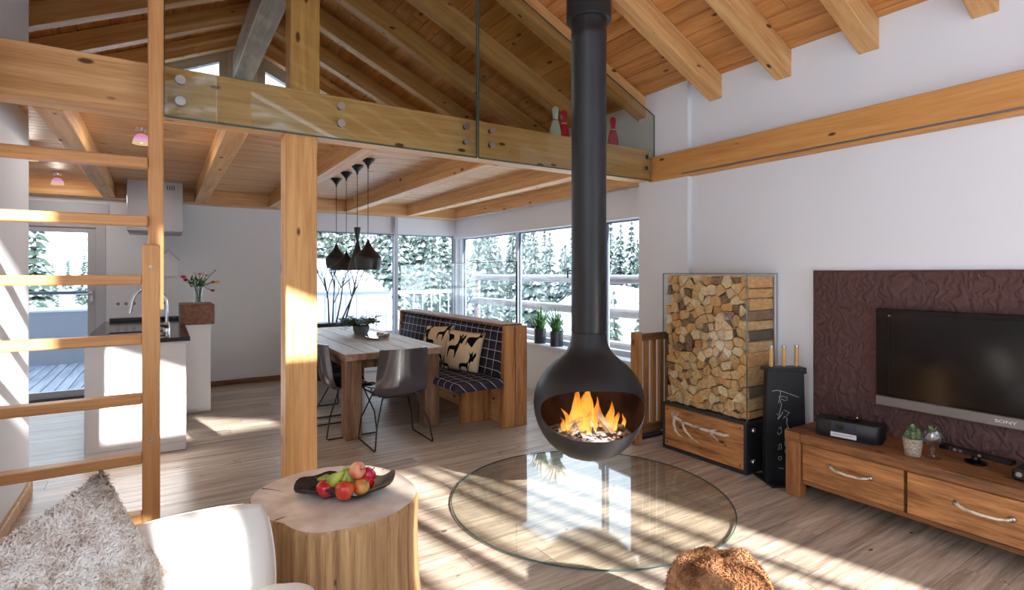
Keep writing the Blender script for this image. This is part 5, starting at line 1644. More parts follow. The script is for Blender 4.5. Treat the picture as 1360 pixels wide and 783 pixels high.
# planter with bare twigs by the back window
tp = thing('twig_planter', 'dark planter with tall bare twigs in front of the back window', 'planter', (1.95, 7.92, 0))
bm = B(); box(bm, 1.55, 2.35, 7.80, 8.06, 0, .80, .006); build(bm, 'planter_box', M_pot, tp)
RT = random.Random(8)
def twig(bm, p, d, ln, r, depth):
    q = p + d*ln*.5 + Vector((RT.uniform(-.02, .02), RT.uniform(-.01, .01), 0)); e = p + d*ln
    tube(bm, [p, q, e], [r, r*.8, r*.5], 5)
    if depth > 0:
        for k in range(3):
            t = RT.uniform(.35, .95)
            nd = (d + Vector((RT.uniform(-.9, .9), RT.uniform(-.25, .2), RT.uniform(.0, .6)))).normalized()
            twig(bm, p + d*ln*t, nd, ln*RT.uniform(.4, .65), r*.55, depth-1)
for k, (x_, dx_) in enumerate(((2.0, -.1), (2.05, .05), (2.1, .15), (2.16, .45), (2.22, .25))):
    bm = B(); twig(bm, Vector((x_, 7.93, .78)), Vector((dx_, -.02, 1)).normalized(), RT.uniform(.6, .9), .013, 3)
    build(bm, 'twig', M_branch, tp)

# ------------------------------------------------------------------ tree trunk table
def cam_ray(u, v):
    s, c = math.sin(.57307), math.cos(.57307)
    r, z = (u-680)/718.7, -(v-363.1)/718.7
    return Vector((r*c+s, -r*s+c, z))
def on_z(u, v, z):
    d = cam_ray(u, v); t = (z-1.5)/d.z
    return Vector((0, 0, 1.5)) + d*t
TTZ = .48
outl_px = [(331, 663), (338, 653), (356, 642), (380, 632), (408, 624), (440, 619), (470, 617), (494, 618), (520, 624), (540, 634), (552, 645), (554, 652), (549, 664), (534, 676), (505, 690), (480, 698), (450, 704), (425, 708), (404, 707), (388, 702), (376, 695), (362, 692), (348, 686), (338, 676)]
out = [on_z(u, v, TTZ) for u, v in outl_px]
ctr = sum(out, Vector())/len(out)
polar = sorted([(math.atan2(p.y-ctr.y, p.x-ctr.x), (p-ctr).length) for p in out])
def rad(a):
    a = (a+PI) % (2*PI) - PI
    pts = polar + [(polar[0][0]+2*PI, polar[0][1])]
    if a < pts[0][0]: a += 2*PI
    for (a0, r0), (a1, r1) in zip(pts[:-1], pts[1:]):
        if a0 <= a <= a1: return r0+(r1-r0)*(a-a0)/(a1-a0)
    return polar[0][1]
M_trunk = wood('trunk_side_wood', srgb(206, 166, 118), srgb(128, 88, 54), 'z', knots=.1, across=24, along=1.0, rough=.55, contrast=.75, vary=0, cracks=.45)
M_trunktop = two_tone('trunk_top_wood', srgb(196, 180, 168), srgb(226, 214, 204), 9, .35, .65, .42, rnd=False)
tk = thing('trunk_table', 'side table made of a cut tree trunk, standing on the floor by the sofa', 'table', (ctr.x, ctr.y, 0))
bm = B()
N = 160
levels = [(0, 1.02), (.02, 1.03), (.12, 1.0), (.25, .985), (.36, .985), (.44, .995), (.468, 1.0), (.480, .985)]
rings = []
for z, m_ in levels:
    rg = []
    for k in range(N):
        a = 2*PI*k/N
        flute = 0 if z > .475 else (.007*math.sin(a*23+2*math.sin(a*3)) + .005*mnoise.noise(Vector((a*9, z*1.5, 2)))) * (1 if z < .46 else .4)
        r_ = rad(a)*m_ + flute
        rg.append(bm.verts.new((ctr.x+r_*math.cos(a), ctr.y+r_*math.sin(a), z)))
    rings.append(rg)
for i in range(len(rings)-1):
    for k in range(N): bm.faces.new((rings[i][k], rings[i][(k+1) % N], rings[i+1][(k+1) % N], rings[i+1][k]))
bm.faces.new(rings[0][::-1])
build(bm, 'trunk_side', M_trunk, tk, 50)
bm = B()
prev = None
for m_ in (.985, .8, .6, .4, .2):
    rg = [bm.verts.new((ctr.x+rad(2*PI*k/N)*m_*math.cos(2*PI*k/N), ctr.y+rad(2*PI*k/N)*m_*math.sin(2*PI*k/N), TTZ + (-.012*(1-m_)))) for k in range(N)]
    if prev:
        for k in range(N): bm.faces.new((prev[k], prev[(k+1) % N], rg[(k+1) % N], rg[k]))
    prev = rg
bm.faces.new(prev)
build(bm, 'trunk_top', M_trunktop, tk, 60)
bm = B()
for (a, l_) in ((2.3, .3), (-2.75, .22), (.6, .12)):
    p0 = Vector((ctr.x+rad(a)*.97*math.cos(a), ctr.y+rad(a)*.97*math.sin(a), TTZ-.0005)); p1 = p0 + (ctr-p0)*l_
    p1.z = TTZ-.004
    tube(bm, [p0, (p0+p1)/2+Vector((.006, .004, 0)), p1], [.003, .0022, .0008], 5)
label_part(build(bm, 'drying_crack', M_oldwood_x, tk), 'dark drying crack in the top')

# fruit bowl: a charred leaf-shaped wooden dish
fbw = thing('fruit_bowl', 'black leaf-shaped bowl full of fruit on the trunk table', 'bowl', (0, 0, 0))
bc = on_z(457, 646, .50)
fx = (on_z(500, 646, .5)-on_z(410, 646, .5)).normalized(); fy = Vector((-fx.y, fx.x, 0))
bm = B()
NB, NR = 48, 9
def bowl_pt(a, t, dn=0.0):
    lx = .205*math.cos(a) + (.035*max(0, math.cos(a))**6) - (.03*max(0, -math.cos(a))**8)
    ly = .130*math.sin(a)*(1-.15*math.cos(a)**2)
    rim = .038 + .018*math.sin(a*3+.6) + .030*max(0, math.cos(a))**4 + .010*math.sin(a*7)
    z = rim*t**2.4
    return bc + fx*lx*t + fy*ly*t + Vector((0, 0, -.018+z-dn))
top_ = [[bm.verts.new(bowl_pt(2*PI*k/NB, (i+1)/NR)) for k in range(NB)] for i in range(NR)]
bot_ = [[bm.verts.new(bowl_pt(2*PI*k/NB, (i+1)/NR*.985, .009 if i < NR-1 else .006)) for k in range(NB)] for i in range(NR)]
for g in (top_, bot_):
    for i in range(NR-1):
        for k in range(NB): bm.faces.new((g[i][k], g[i][(k+1) % NB], g[i+1][(k+1) % NB], g[i+1][k]))
    bm.faces.new(g[0])
for k in range(NB): bm.faces.new((top_[-1][k], top_[-1][(k+1) % NB], bot_[-1][(k+1) % NB], bot_[-1][k]))
lowz = min(v.co.z for v in bm.verts)
bmesh.ops.translate(bm, verts=bm.verts, vec=(0, 0, TTZ+.0005-.010-lowz))
build(bm, 'dish', M_bowl, fbw, 60)
bzz = TTZ - .0005
def apple_mat(nm, c1, c2, sc_=6):
    return two_tone(nm, c1, c2, sc_, .38, .62, .25, stretch=(1, 1, .5), spec=.6)
MA1 = apple_mat('apple_red', srgb(186, 14, 30), srgb(214, 50, 50)); MA2 = apple_mat('apple_red_yellow', srgb(190, 18, 26), srgb(226, 104, 60)); MA3 = apple_mat('apple_blush', srgb(224, 84, 62), srgb(246, 206, 160))
MA4 = apple_mat('apple_pink', srgb(186, 14, 56), srgb(206, 44, 76)); MA5 = apple_mat('apple_green_red', srgb(214, 92, 50), srgb(206, 190, 92))
M_pear = two_tone('pear_skin', srgb(126, 150, 36), srgb(186, 196, 84), 8, .35, .65, .4)
def apple(u, v, z, r, mat, label, tilt):
    c = on_z(u, v, z)
    bm = B()
    pr = [(0, -.72), (.22, -.86), (.48, -.80), (.76, -.52), (.95, -.08), (1.0, .22), (.92, .58), (.68, .84), (.38, .92), (.16, .82), (0, .66)]
    lathe(bm, [(a*r, b_*r) for a, b_ in pr], 28, (0, 0, 0), fn=lambda a, z_: 1+.02*math.sin(5*a))
    m_ = Matrix.Translation(c) @ Euler(tilt).to_matrix().to_4x4()
    bmesh.ops.transform(bm, matrix=m_, verts=bm.verts)
    t = build(bm, 'apple', mat, smooth=180, base=c); tag(t, label, 'apple', 'fruit in the black bowl'); ORG[t.name] = c
    bm = B(); tube(bm, [(0, 0, .66*r), (.05*r, 0, 1.0*r), (.18*r, 0, 1.3*r)], [.0016, .0018, .0024], 6)
    bmesh.ops.transform(bm, matrix=m_, verts=bm.verts); build(bm, 'stem', M_branch, t)
def pear(u, v, z, s_, label, tilt):
    c = on_z(u, v, z)
    bm = B(); pr = [(0, -.95), (.3, -.98), (.65, -.82), (.92, -.45), (1.0, -.05), (.88, .4), (.62, .85), (.42, 1.25), (.30, 1.6), (.18, 1.82), (0, 1.88)]
    lathe(bm, [(a*s_, b_*s_) for a, b_ in pr], 28, (0, 0, 0))
    m_ = Matrix.Translation(c) @ Euler(tilt).to_matrix().to_4x4()
    bmesh.ops.transform(bm, matrix=m_, verts=bm.verts)
    t = build(bm, 'pear', M_pear, smooth=180, base=c); tag(t, label, 'pear', 'fruit in the black bowl'); ORG[t.name] = c
    bm = B(); tube(bm, [(0, 0, 1.84*s_), (.1*s_, 0, 2.15*s_), (.35*s_, 0, 2.5*s_)], [.0018, .0018, .0026], 6)
    bmesh.ops.transform(bm, matrix=m_, verts=bm.verts); build(bm, 'stem', M_branch, t)
apple(433.0, 649, .522, .041, MA1, 'plain red apple at the front of the bowl, nearest the white sofa', (.3, -.3, 0))
apple(457.5, 652, .522, .044, MA2, 'large red apple with a yellow patch at the front centre of the bowl', (.1, .2, 1))
apple(479.5, 647.5, .521, .036, MA5, 'greenish orange apple at the front of the bowl beside the large red one', (.4, .5, 0))
apple(485, 641, .526, .039, MA2, 'red and yellow apple half hidden behind the greenish one', (.2, .6, .5))
apple(488, 631, .556, .036, MA4, 'deep pink apple at the far end of the heap', (.3, .6, .2))
apple(473.5, 624.5, .592, .039, MA3, 'pale blush apple lying on top of the heap', (.9, .9, 0))
pear(459.5, 638, .545, .039, 'green pear standing upright with its stem in the air', (.12, -.05, 0))
pear(444, 637.5, .560, .032, 'green pear leaning to the side behind the plain red apple', (.2, .75, -.35))
pear(433, 637, .532, .026, 'small green pear tip peeping out at the back rim of the bowl', (.1, -1.2, .2))

# ------------------------------------------------------------------ sofa with white cushion and curly fur cushion
so = thing('sofa', 'white leather sofa at the bottom of the picture, beside the trunk table', 'sofa', (-.2, 1.9, 0))
bm = B(); box(bm, -.74, .27, 1.3, 2.36, .0, .26, .03); build(bm, 'sofa_base', M_whitesofa, so, 50)

def at(u, v, D):
    return Vector((0, 0, 1.5)) + cam_ray(u, v)*D
wc = thing('white_cushion', 'plump white cushion on the sofa, between fur cushion and trunk table', 'cushion', (0, 0, 0))
bm = pillow_bm(.70, .56, .26, 22, wob=.02, seed=2, rnd=.3)
build(bm, 'cushion_cover', M_whitesofa, wc, 180)
bm = B()
pts = []
for k in range(80):
    a = 2*PI*k/80
    u_ = max(-1, min(1, 1.25*math.cos(a))); v_ = max(-1, min(1, 1.25*math.sin(a)))
    q_ = pillow_pt(u_, v_, .70, .56, .26, 1); q_.x *= math.sqrt(1-.3*v_*v_); q_.z *= math.sqrt(1-.3*u_*u_); pts.append(q_)
tube(bm, pts, .004, 6, closed=True)
build(bm, 'piping', M_whitesofa, wc, 60)
wc.matrix_world = Matrix.Translation(at(245, 776, 1.86)) @ Matrix.Rotation(math.radians(-6), 4, 'Z') @ Matrix.Rotation(math.radians(-16), 4, 'X') @ Matrix.Rotation(math.radians(-3), 4, 'Y') @ Matrix.Scale(.877, 4)
sa = thing('seat_cushion', 'white sofa seat cushion end with piping at the bottom edge of the picture', 'cushion', (0, 0, 0))
bm = pillow_bm(.42, .40, .16, 18, wob=.01, seed=5, rnd=.4); build(bm, 'cushion_cover', M_whitesofa, sa, 180)
bm = B()
pts = []
for k in range(60):
    u_, v_ = max(-1, min(1, 1.25*math.cos(2*PI*k/60))), max(-1, min(1, 1.25*math.sin(2*PI*k/60)))
    q_ = pillow_pt(u_, v_, .42, .40, .16, 1); q_.x *= math.sqrt(1-.4*v_*v_); q_.z *= math.sqrt(1-.4*u_*u_); pts.append(q_)
tube(bm, pts, .004, 6, closed=True)
label_part(build(bm, 'piping', M_skirt, sa, 60), 'beige piping')
sa.matrix_world = Matrix.Translation(at(352, 834, 1.66)) @ Matrix.Rotation(math.radians(-10), 4, 'Z') @ Matrix.Rotation(math.radians(-84), 4, 'X') @ Matrix.Scale(.89, 4)

# fur: short tapered locks standing on a surface
def fur(name, samples, ln, wd, mat, parent, curl=.5, lay=Vector((0, 0, 0)), seed=1):
    rr = random.Random(seed)
    vsx, fsx = [], []
    for p, n_ in samples:
        t = Vector((rr.gauss(0, 1), rr.gauss(0, 1), rr.gauss(0, 1))); t = (t - n_*t.dot(n_))
        if t.length < 1e-4: continue
        t.normalize()
        d = (n_ + t*curl*rr.uniform(.4, 1.3) + lay).normalized()
        s_ = d.cross(t); s_ = (s_ if s_.length > 1e-3 else d.orthogonal()).normalized()
        l_ = ln*rr.uniform(.6, 1.3); w_ = wd*rr.uniform(.7, 1.3)
        q = p + d*l_*.55 ; e_ = p + d*l_*.8 + t*l_*curl*.55
        b = len(vsx)
        vsx += [p - s_*w_*.7 - n_*.002, p + s_*w_*.7 - n_*.002, q + s_*w_, q - s_*w_, e_ + s_*w_*.35, e_ - s_*w_*.35]
        fsx += [(b, b+1, b+2, b+3), (b+3, b+2, b+4, b+5)]
    me = bpy.data.meshes.new(name); me.from_pydata([tuple(v) for v in vsx], [], fsx); me.materials.append(mat)
    me.polygons.foreach_set('use_smooth', [True]*len(me.polygons))
    o = new_obj(name, me, parent); o['kind'] = 'stuff'; ORG[o.name] = ORG.get(parent.name, Vector((0, 0, 0)))
    return o
def fur_mat(name, cols, scale, rough=.9, corner=None, brown=None):
    m, nt, out_ = base_mat(name)
    L = nt.links.new
    p = principled(nt, out_); p.inputs['Roughness'].default_value = rough; p.inputs['Specular IOR Level'].default_value = .15
    tc = nt.nodes.new('ShaderNodeTexCoord'); no = nt.nodes.new('ShaderNodeTexNoise'); no.inputs['Scale'].default_value = scale; no.inputs['Detail'].default_value = 7; no.inputs['Roughness'].default_value = .75
    L(tc.outputs['Object'], no.inputs['Vector'])
    rp = nt.nodes.new('ShaderNodeValToRGB'); e = rp.color_ramp.elements
    while len(e) < len(cols): e.new(.5)
    for k, c in enumerate(cols): e[k].position = .34+.32*k/(len(cols)-1); e[k].color = c
    L(no.outputs[0], rp.inputs[0]); col = rp.outputs[0]
    if corner:
        vd = nt.nodes.new('ShaderNodeVectorMath'); vd.operation = 'DISTANCE'; vd.inputs[1].default_value = corner[:3]; L(tc.outputs['Object'], vd.inputs[0])
        mr = nt.nodes.new('ShaderNodeMapRange'); mr.inputs['From Min'].default_value = corner[3]; mr.inputs['From Max'].default_value = corner[4]; mr.inputs['To Min'].default_value = .85; mr.inputs['To Max'].default_value = 0
        L(vd.outputs['Value'], mr.inputs[0])
        mx = nt.nodes.new('ShaderNodeMix'); mx.data_type = 'RGBA'; L(mr.outputs[0], mx.inputs[0]); L(col, mx.inputs[6]); mx.inputs[7].default_value = brown; col = mx.outputs[2]
    L(col, p.inputs['Base Color'])
    return m
FW, FT_ = .54, .16
M_curl = fur_mat('curly_lambskin', [srgb(176, 152, 138), srgb(226, 212, 202), srgb(246, 240, 234), srgb(250, 247, 243)], 11, corner=(FW/2, 0, FW/2, .03, .13), brown=srgb(122, 96, 72))
fc = thing('fur_cushion', 'curly cream and brown lambskin cushion lying on the white sofa', 'cushion', (0, 0, 0))
bm = pillow_bm(FW, FW, FT_, 20, wob=.012, seed=4)
build(bm, 'cushion_body', M_curl, fc, 180)
smp = []
RF = random.Random(31)
for k in range(15000):
    u_, v_ = RF.uniform(-1, 1), RF.uniform(-1, 1)
    p = pillow_pt(u_, v_, FW, FW, FT_, -1)
    e_ = .01
    du = pillow_pt(min(.999, u_+e_), v_, FW, FW, FT_, -1) - pillow_pt(max(-.999, u_-e_), v_, FW, FW, FT_, -1)
    dv = pillow_pt(u_, min(.999, v_+e_), FW, FW, FT_, -1) - pillow_pt(u_, max(-.999, v_-e_), FW, FW, FT_, -1)
    n_ = du.cross(dv)
    if n_.length < 1e-9: continue
    n_.normalize()
    if n_.y > 0: n_ = -n_
    smp.append((p, n_))
for k in range(1800):
    s_ = RF.uniform(-1, 1); e_ = RF.choice(((1, s_), (-1, s_), (s_, 1), (s_, -1)))
    p = pillow_pt(e_[0], e_[1], FW, FW, FT_, -1); smp.append((p, Vector((p.x, -.05, p.z)).normalized()))
fur('curly_fur', smp, .017, .0028, M_curl, fc, curl=1.0, seed=2)
fc.matrix_world = Matrix.Translation(at(86, 792, 1.52)) @ Matrix.Rotation(math.radians(32), 4, 'Z') @ Matrix.Rotation(math.radians(-20), 4, 'X') @ Matrix.Rotation(math.radians(-19), 4, 'Y') @ Matrix.Scale(.874, 4)

# brown hide over a low footstool at the bottom edge
hc = Vector((1.815, 1.31, .0))
M_hide = fur_mat('brown_hide', [srgb(104, 66, 42), srgb(148, 100, 68), srgb(182, 134, 96), srgb(208, 168, 130)], 7)
ho = thing('fur_hide', 'reddish brown fur hide draped over a low stool at the bottom edge', 'fur hide', (hc.x, hc.y, 0))
def hide_pt(a, t):
    r_ = .205*(1+.10*math.sin(3*a+.7)+.05*math.sin(7*a))
    rr_ = r_*(math.sin(min(1, t)*PI/2)**.75) + .03*max(0, t-.8)
    z = .385*(1-t**3.2) + .012*math.sin(4*a+2)*(1-t) + .022*mnoise.noise(Vector((math.cos(a)*t*3, math.sin(a)*t*3, 1)))*min(1, 4*(1-t)) + .01
    return Vector((hc.x+rr_*math.cos(a), hc.y+rr_*math.sin(a), max(.006, z)))
bm = B()
NA, NT = 64, 18
gr = [[bm.verts.new(hide_pt(2*PI*k/NA, (i+1)/NT)) for k in range(NA)] for i in range(NT)]
cap_ = bm.verts.new(hide_pt(0, 0.0001))
for k in range(NA): bm.faces.new((cap_, gr[0][k], gr[0][(k+1) % NA]))
for i in range(NT-1):
    for k in range(NA): bm.faces.new((gr[i][k], gr[i+1][k], gr[i+1][(k+1) % NA], gr[i][(k+1) % NA]))
build(bm, 'hide_skin', M_hide, ho, 180)
smp = []
for k in range(16000):
    a, t = RF.uniform(0, 2*PI), RF.uniform(.02, 1)**.7
    p = hide_pt(a, t); pa = hide_pt(a+.02, t)-p; pt = hide_pt(a, min(1, t+.02))-p
    n_ = pa.cross(pt)
    if n_.length < 1e-9: continue
    n_.normalize()
    if n_.z < 0 and n_.dot(Vector((math.cos(a), math.sin(a), 0))) < 0: n_ = -n_
    if n_.dot(Vector((math.cos(a)*.3, math.sin(a)*.3, 1))) < 0: n_ = -n_
    smp.append((p - Vector((hc.x, hc.y, 0)), n_))
fur('hide_fur', smp, .016, .0014, M_hide, ho, curl=.7, lay=Vector((.5, -.5, -.3)), seed=9)

# ------------------------------------------------------------------ outdoors
ground_z = -.45
bm = B()
GN = 40
gv = {}
for i in range(GN+1):
    for k in range(GN+1):
        x = -110+220*i/GN; y_ = -110+220*k/GN
        d_ = math.hypot(max(0, x-6), max(0, y_-12))
        z = ground_z - (min(d_, 28)*.16)
        gv[i, k] = bm.verts.new((x, y_, z + (.4*mnoise.noise(Vector((x*.06, y_*.06, 0))) if d_ > 0 else -.1)))
for i in range(GN):
    for k in range(GN): bm.faces.new((gv[i, k], gv[i+1, k], gv[i+1, k+1], gv[i, k+1]))
g = build(bm, 'ground', M_snow, smooth=180); g['kind'] = 'structure'
# snow bank beyond the back window
bm = B()
ellipsoid(bm, (3.12, 13.5, -.6), 2.15, 2.4, 2.48, 40, 20)
for v in bm.verts: v.co.z += .15*mnoise.noise(v.co*.6)
tag(build(bm, 'snow_bank', M_snow, smooth=180, base=(3.12, 13.5, -.6)), 'broad bank of white snow outside the back window', 'snow bank', kind='stuff')
bm = B()
ellipsoid(bm, (16.5, 17.5, -2.2), 4.2, 2.6, 3.2, 40, 20)
tag(build(bm, 'snow_bank', M_snow, smooth=180, base=(16.5, 17.5, -2.2)), 'rounded snow covered slope outside the window corner', 'snow bank', kind='stuff')
# distant snowy hillside
bm = B()
for i in range(25):
    pass
hv = {}
for i in range(61):
    a = -1.2 + 3.2*i/60
    for k in range(9):
        r_ = 62 + k*7
        z = -6 + k*2.2 + 3.0*mnoise.noise(Vector((a*2.2, k*.35, 4)))
        hv[i, k] = bm.verts.new((r_*math.sin(a), r_*math.cos(a), z))
for i in range(60):
    for k in range(8): bm.faces.new((hv[i, k], hv[i+1, k], hv[i+1, k+1], hv[i, k+1]))
o = build(bm, 'hillside', two_tone('snowy_forest_slope', srgb(120, 134, 138), srgb(236, 240, 246), .5, .4, .62, .9, rnd=False), smooth=180); o['kind'] = 'structure'
o.name = 'hill'

# unseen wooded slope added behind the camera to dim sky reflections in loft glass
bm = B()
hv = {}
for i in range(41):
    a = PI - 1.15 + 2.3*i/40
    for k in range(7):
        r_ = 42 + k*9
        z = -3 + k*6.3 + (1.2*mnoise.noise(Vector((a*9, k*.8, 9))) if k else 0)
        hv[i, k] = bm.verts.new((r_*math.sin(a), r_*math.cos(a), z))
for i in range(40):
    for k in range(6): bm.faces.new((hv[i, k], hv[i+1, k], hv[i+1, k+1], hv[i, k+1]))
o = build(bm, 'hill', two_tone('added_wooded_slope', srgb(70, 84, 78), srgb(200, 208, 216), .35, .45, .7, .9, rnd=False), smooth=180); o['kind'] = 'structure'

# conifers
M_con, nt, out_ = base_mat('snowy_needles')
p = principled(nt, out_); p.inputs['Roughness'].default_value = .9
tc = nt.nodes.new('ShaderNodeTexCoord'); no = nt.nodes.new('ShaderNodeTexNoise'); no.inputs['Scale'].default_value = 22; no.inputs['Detail'].default_value = 6
nt.links.new(tc.outputs['Object'], no.inputs['Vector'])
rp = nt.nodes.new('ShaderNodeValToRGB'); rp.color_ramp.elements[0].position = .50; rp.color_ramp.elements[0].color = srgb(54, 70, 62); rp.color_ramp.elements[1].position = .70; rp.color_ramp.elements[1].color = srgb(196, 204, 210)
nt.links.new(no.outputs[0], rp.inputs[0]); nt.links.new(rp.outputs[0], p.inputs['Base Color'])
def make_conifer(seed, label):
    rr = random.Random(seed)
    t = thing('conifer', label, 'tree', (0, 0, 0), 'snowy conifers beyond the windows')
    bm = B(); tube(bm, [(0, 0, 0), (0, 0, .5), (0, 0, .98)], [.022, .014, .003], 6); build(bm, 'trunk', M_branch, t)
    bm = B()
    nt_ = 22
    for i in range(nt_):
        f = i/(nt_-1); z = .10+.88*f; r_ = .175*(1-f)**.85+.012
        nb_ = max(5, int(13-7*f)); ph = rr.uniform(0, 6)
        for k in range(nb_):
            a = ph+2*PI*k/nb_+rr.uniform(-.2, .2); l_ = r_*rr.uniform(.7, 1.15); dz = -l_*rr.uniform(.25, .6)
            d = Vector((math.cos(a), math.sin(a), 0)); s_ = Vector((-d.y, d.x, 0))
            c = Vector((0, 0, z)); tip = c+d*l_+Vector((0, 0, dz)); m_ = c+d*l_*.55+Vector((0, 0, dz*.4)); w_ = l_*.26
            q = [bm.verts.new(x_) for x_ in (c+Vector((0, 0, .012)), m_+s_*w_+Vector((0, 0, -.012)), tip, m_-s_*w_+Vector((0, 0, -.012)), m_+Vector((0, 0, .016)))]
            for tri in ((0, 1, 4), (1, 2, 4), (2, 3, 4), (3, 0, 4)): bm.faces.new([q[j] for j in tri])
            bm.faces.new((q[0], q[3], q[2], q[1]))
    o = build(bm, 'foliage', M_con, t); o['kind'] = 'stuff'
    return t
CLAB = 'snow dusted conifer in the forest seen through the windows'
protos = [make_conifer(k, CLAB) for k in (1, 2, 3)]
RC = random.Random(77)
used = [False]*3
placed = [(16.5, 17.5, 4.2)]
TREES = []
def put_tree(u, vtop, D, h, label, k=None):
    pt = at(u, vtop, D)
    w_ = .185*h
    for (x_, y_, w2) in placed:
        if math.hypot(pt.x-x_, pt.y-y_) < (w_+w2)*.84: return False
    placed.append((pt.x, pt.y, w_))
    k = RC.randrange(3) if k is None else k
    if used[k]: t = dup(protos[k])
    else: t = protos[k]; used[k] = True
    TREES.append((label, u, t))
    t.location = (pt.x, pt.y, pt.z-h); t.rotation_euler = (0, 0, RC.uniform(0, 6)); t.scale = (h*.95, h*.95, h)
    return True
def where(u, D):
    f = 'near' if D < 23 else ('midway' if D < 36 else 'far')
    if u < 200: return f + ' conifer through the kitchen door|the white wall end'
    if u < 526: return f + ' conifer behind the snow bank|the timber post'
    if u < 618: return f + ' conifer in the back pane beside the corner pipe|the window post'
    if u < 688: return f + ' conifer in the first pane after the corner|the corner pipe'
    if u < 790: return f + ' conifer in the pane above the potted grasses|the slim mullion'
    return f + ' conifer in the pane by the white pier|the black flue'
for (ua, ub, va, vb, Da, Db, ha, hb, tries) in ((632, 862, 372, 425, 15, 22, 4.5, 6, 200), (632, 862, 292, 350, 24, 36, 8, 11, 500), (632, 862, 285, 330, 37, 75, 10, 15, 1200),
                                                (690, 862, 415, 470, 9.5, 13, 2.6, 3.6, 120), (515, 645, 345, 395, 18, 23, 4.5, 6, 150), (380, 645, 262, 330, 26, 36, 9, 12, 600), (380, 645, 250, 300, 38, 80, 11, 17, 1500)):
    for q in range(tries):
        u, D = RC.uniform(ua, ub), RC.uniform(Da, Db)
        put_tree(u, RC.uniform(va, vb), D, RC.uniform(ha, hb), where(u, D))
for a in ((46, 255, 26, 9), (30, 335, 30, 6), (112, 330, 60, 6), (90, 340, 64, 6), (70, 345, 55, 5), (56, 352, 48, 5)): put_tree(*a, where(a[0], a[2]))

ORDI = ['first', 'second', 'third', 'fourth', 'fifth', 'sixth', 'seventh', 'eighth', 'ninth', 'tenth', 'eleventh', 'twelfth', 'thirteenth', 'fourteenth', 'fifteenth', 'sixteenth', 'seventeenth', 'eighteenth', 'nineteenth', 'twentieth', 'twenty-first', 'twenty-second', 'twenty-third', 'twenty-fourth']
seen_ = {}
for lb, u, t in sorted(TREES, key=lambda q: q[1]):
    n_ = seen_.get(lb, 0); seen_[lb] = n_+1
    a_, b_ = lb.split('|')
    t['label'] = f'{a_}, {ORDI[min(n_, 23)]} counted from {b_}'

# balcony: deck, parapet, log rails
bm = B(); box(bm, -4, .7, 8.52, 12.1, -.35, -.09); box(bm, .7, 5.5, 8.52, 10.75, -.35, -.09); bal = tag(build(bm, 'balcony', plain('balcony_base', srgb(150, 156, 168), .9), base=(0, 10, -.2)), 'wooden deck outside the kitchen door with grey boards', 'balcony deck')
x = -3.2
while x < 0.4:
    bm = B(); box(bm, x+.004, x+.136, 8.53, 12.0, -.09, -.055, .004); build(bm, 'deck_board', wood('weathered_deck', srgb(150, 154, 166), srgb(104, 108, 122), 'y', knots=0, vary=.1), bal); x += .142
bm = B(); box(bm, -4, .9, 12.0, 12.15, -.09, .84, .004)
pa_ = tag(build(bm, 'parapet', plain('blue_grey_render', srgb(120, 124, 132), .9), base=(-1.5, 12, -.09)), 'blue grey balcony parapet with snow on top, seen through the kitchen door', 'parapet')
bm = B(); box(bm, -4, .92, 11.97, 12.18, .84, .92, .03); label_part(build(bm, 'snow_cap', M_snow, pa_), 'strip of snow on top')
bm = B(); cyl(bm, (-4, 12.05, 1.17), (.9, 12.05, 1.17), .03, 10); cyl(bm, (-3, 12.05, .84), (-3, 12.05, 1.17), .015, 8); cyl(bm, (.5, 12.05, .84), (.5, 12.05, 1.17), .015, 8)
label_part(build(bm, 'handrail', M_rawsteel, pa_), 'dark steel handrail')
bk = thing('balcony_railing', 'grey balcony railing with thin balusters outside the back window', 'railing', (3.2, 10.6, 0))
bm = B(); box(bm, .93, 5.4, 10.56, 10.64, 1.08, 1.15, .004); build(bm, 'handrail', M_frame, bk)
for k in range(22):
    bm = B(); cyl(bm, (1.0+k*.2, 10.6, -.09), (1.0+k*.2, 10.6, 1.08), .012, 6); build(bm, 'baluster', M_frame, bk)
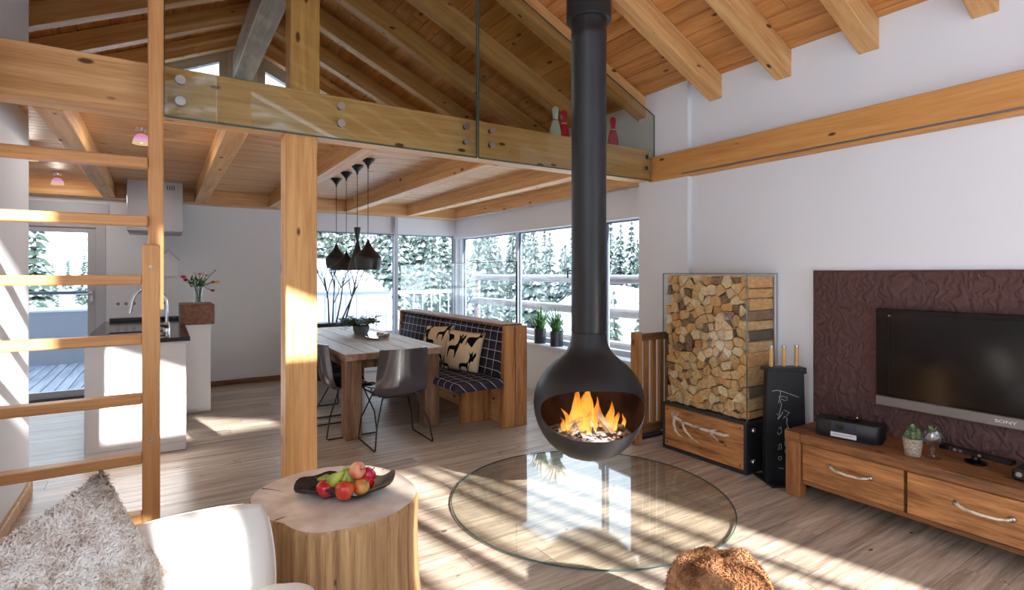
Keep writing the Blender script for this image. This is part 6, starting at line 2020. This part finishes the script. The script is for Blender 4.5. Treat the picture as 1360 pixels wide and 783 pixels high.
lr = thing('log_fence', 'snow covered log railing outside the window behind the fireplace', 'railing', (5.7, 5.5, 0))
def on_x(u, v, X):
    d = cam_ray(u, v); return Vector((0, 0, 1.5)) + d*(X/d.x)
M_greylog = wood('grey_log', srgb(140, 130, 126), srgb(86, 78, 76), 'y', knots=0, vary=.08)
for (u, v, r) in ((832, 371, .055), (832, 416, .065), (832, 461, .06)):
    z = on_x(u, v, 5.7).z
    bm = B(); tube(bm, [(5.7, 2.5, z), (5.7, 6, z-.01), (5.7, 10.4, z)], r, 10); lg_ = build(bm, 'log_rail', M_greylog, lr, 60)
    bm = B(); tube(bm, [(5.7, 2.5, z+r*.9), (5.7, 6, z+r*.9), (5.7, 10.4, z+r*.9)], r*.3, 8); label_part(build(bm, 'snow_cap', M_snow, lg_, 60), 'snow lying on the log')
for y_ in (2.6, 6.3, 10.3):
    bm = B(); cyl(bm, (5.75, y_, -.5), (5.75, y_, 1.55), .07, 10); build(bm, 'post', M_greylog, lr, 60)

# unseen upright poles added behind the camera to streak the sun on the floor
scn = thing('streak_screen', 'unseen row of upright poles added to cast sun streaks on the floor', 'screen', (2.0, -5.0, 0))
RP = random.Random(4)
x = -0.4
while x < 4.6:
    w_ = RP.choice((.05, .07, .10, .12))
    bm = B(); box(bm, x, x+w_, -5.05, -4.98, ground_z-.2, 4.15); build(bm, 'pole', M_greylog, scn)
    x += w_ + RP.choice((.07, .12, .16, .24))

# unseen curtain added at the glazed doors to shade the trunk table and fruit
bm = B()
cv = []
for i in range(61):
    x = 1.02+.70*i/60
    cv.append((bm.verts.new((x, YF+.06+.025*math.sin(i*.9), .02)), bm.verts.new((x, YF+.06+.025*math.sin(i*.9), 2.6))))
for i in range(60): bm.faces.new((cv[i][0], cv[i+1][0], cv[i+1][1], cv[i][1]))
bmesh.ops.recalc_face_normals(bm, faces=bm.faces)
bmesh.ops.solidify(bm, geom=list(bm.faces), thickness=.004)
tag(build(bm, 'curtain', M_linen, smooth=180, base=(1.27, YF+.06, .02)), 'unseen beige linen curtain added to keep sun off the trunk table', 'curtain')
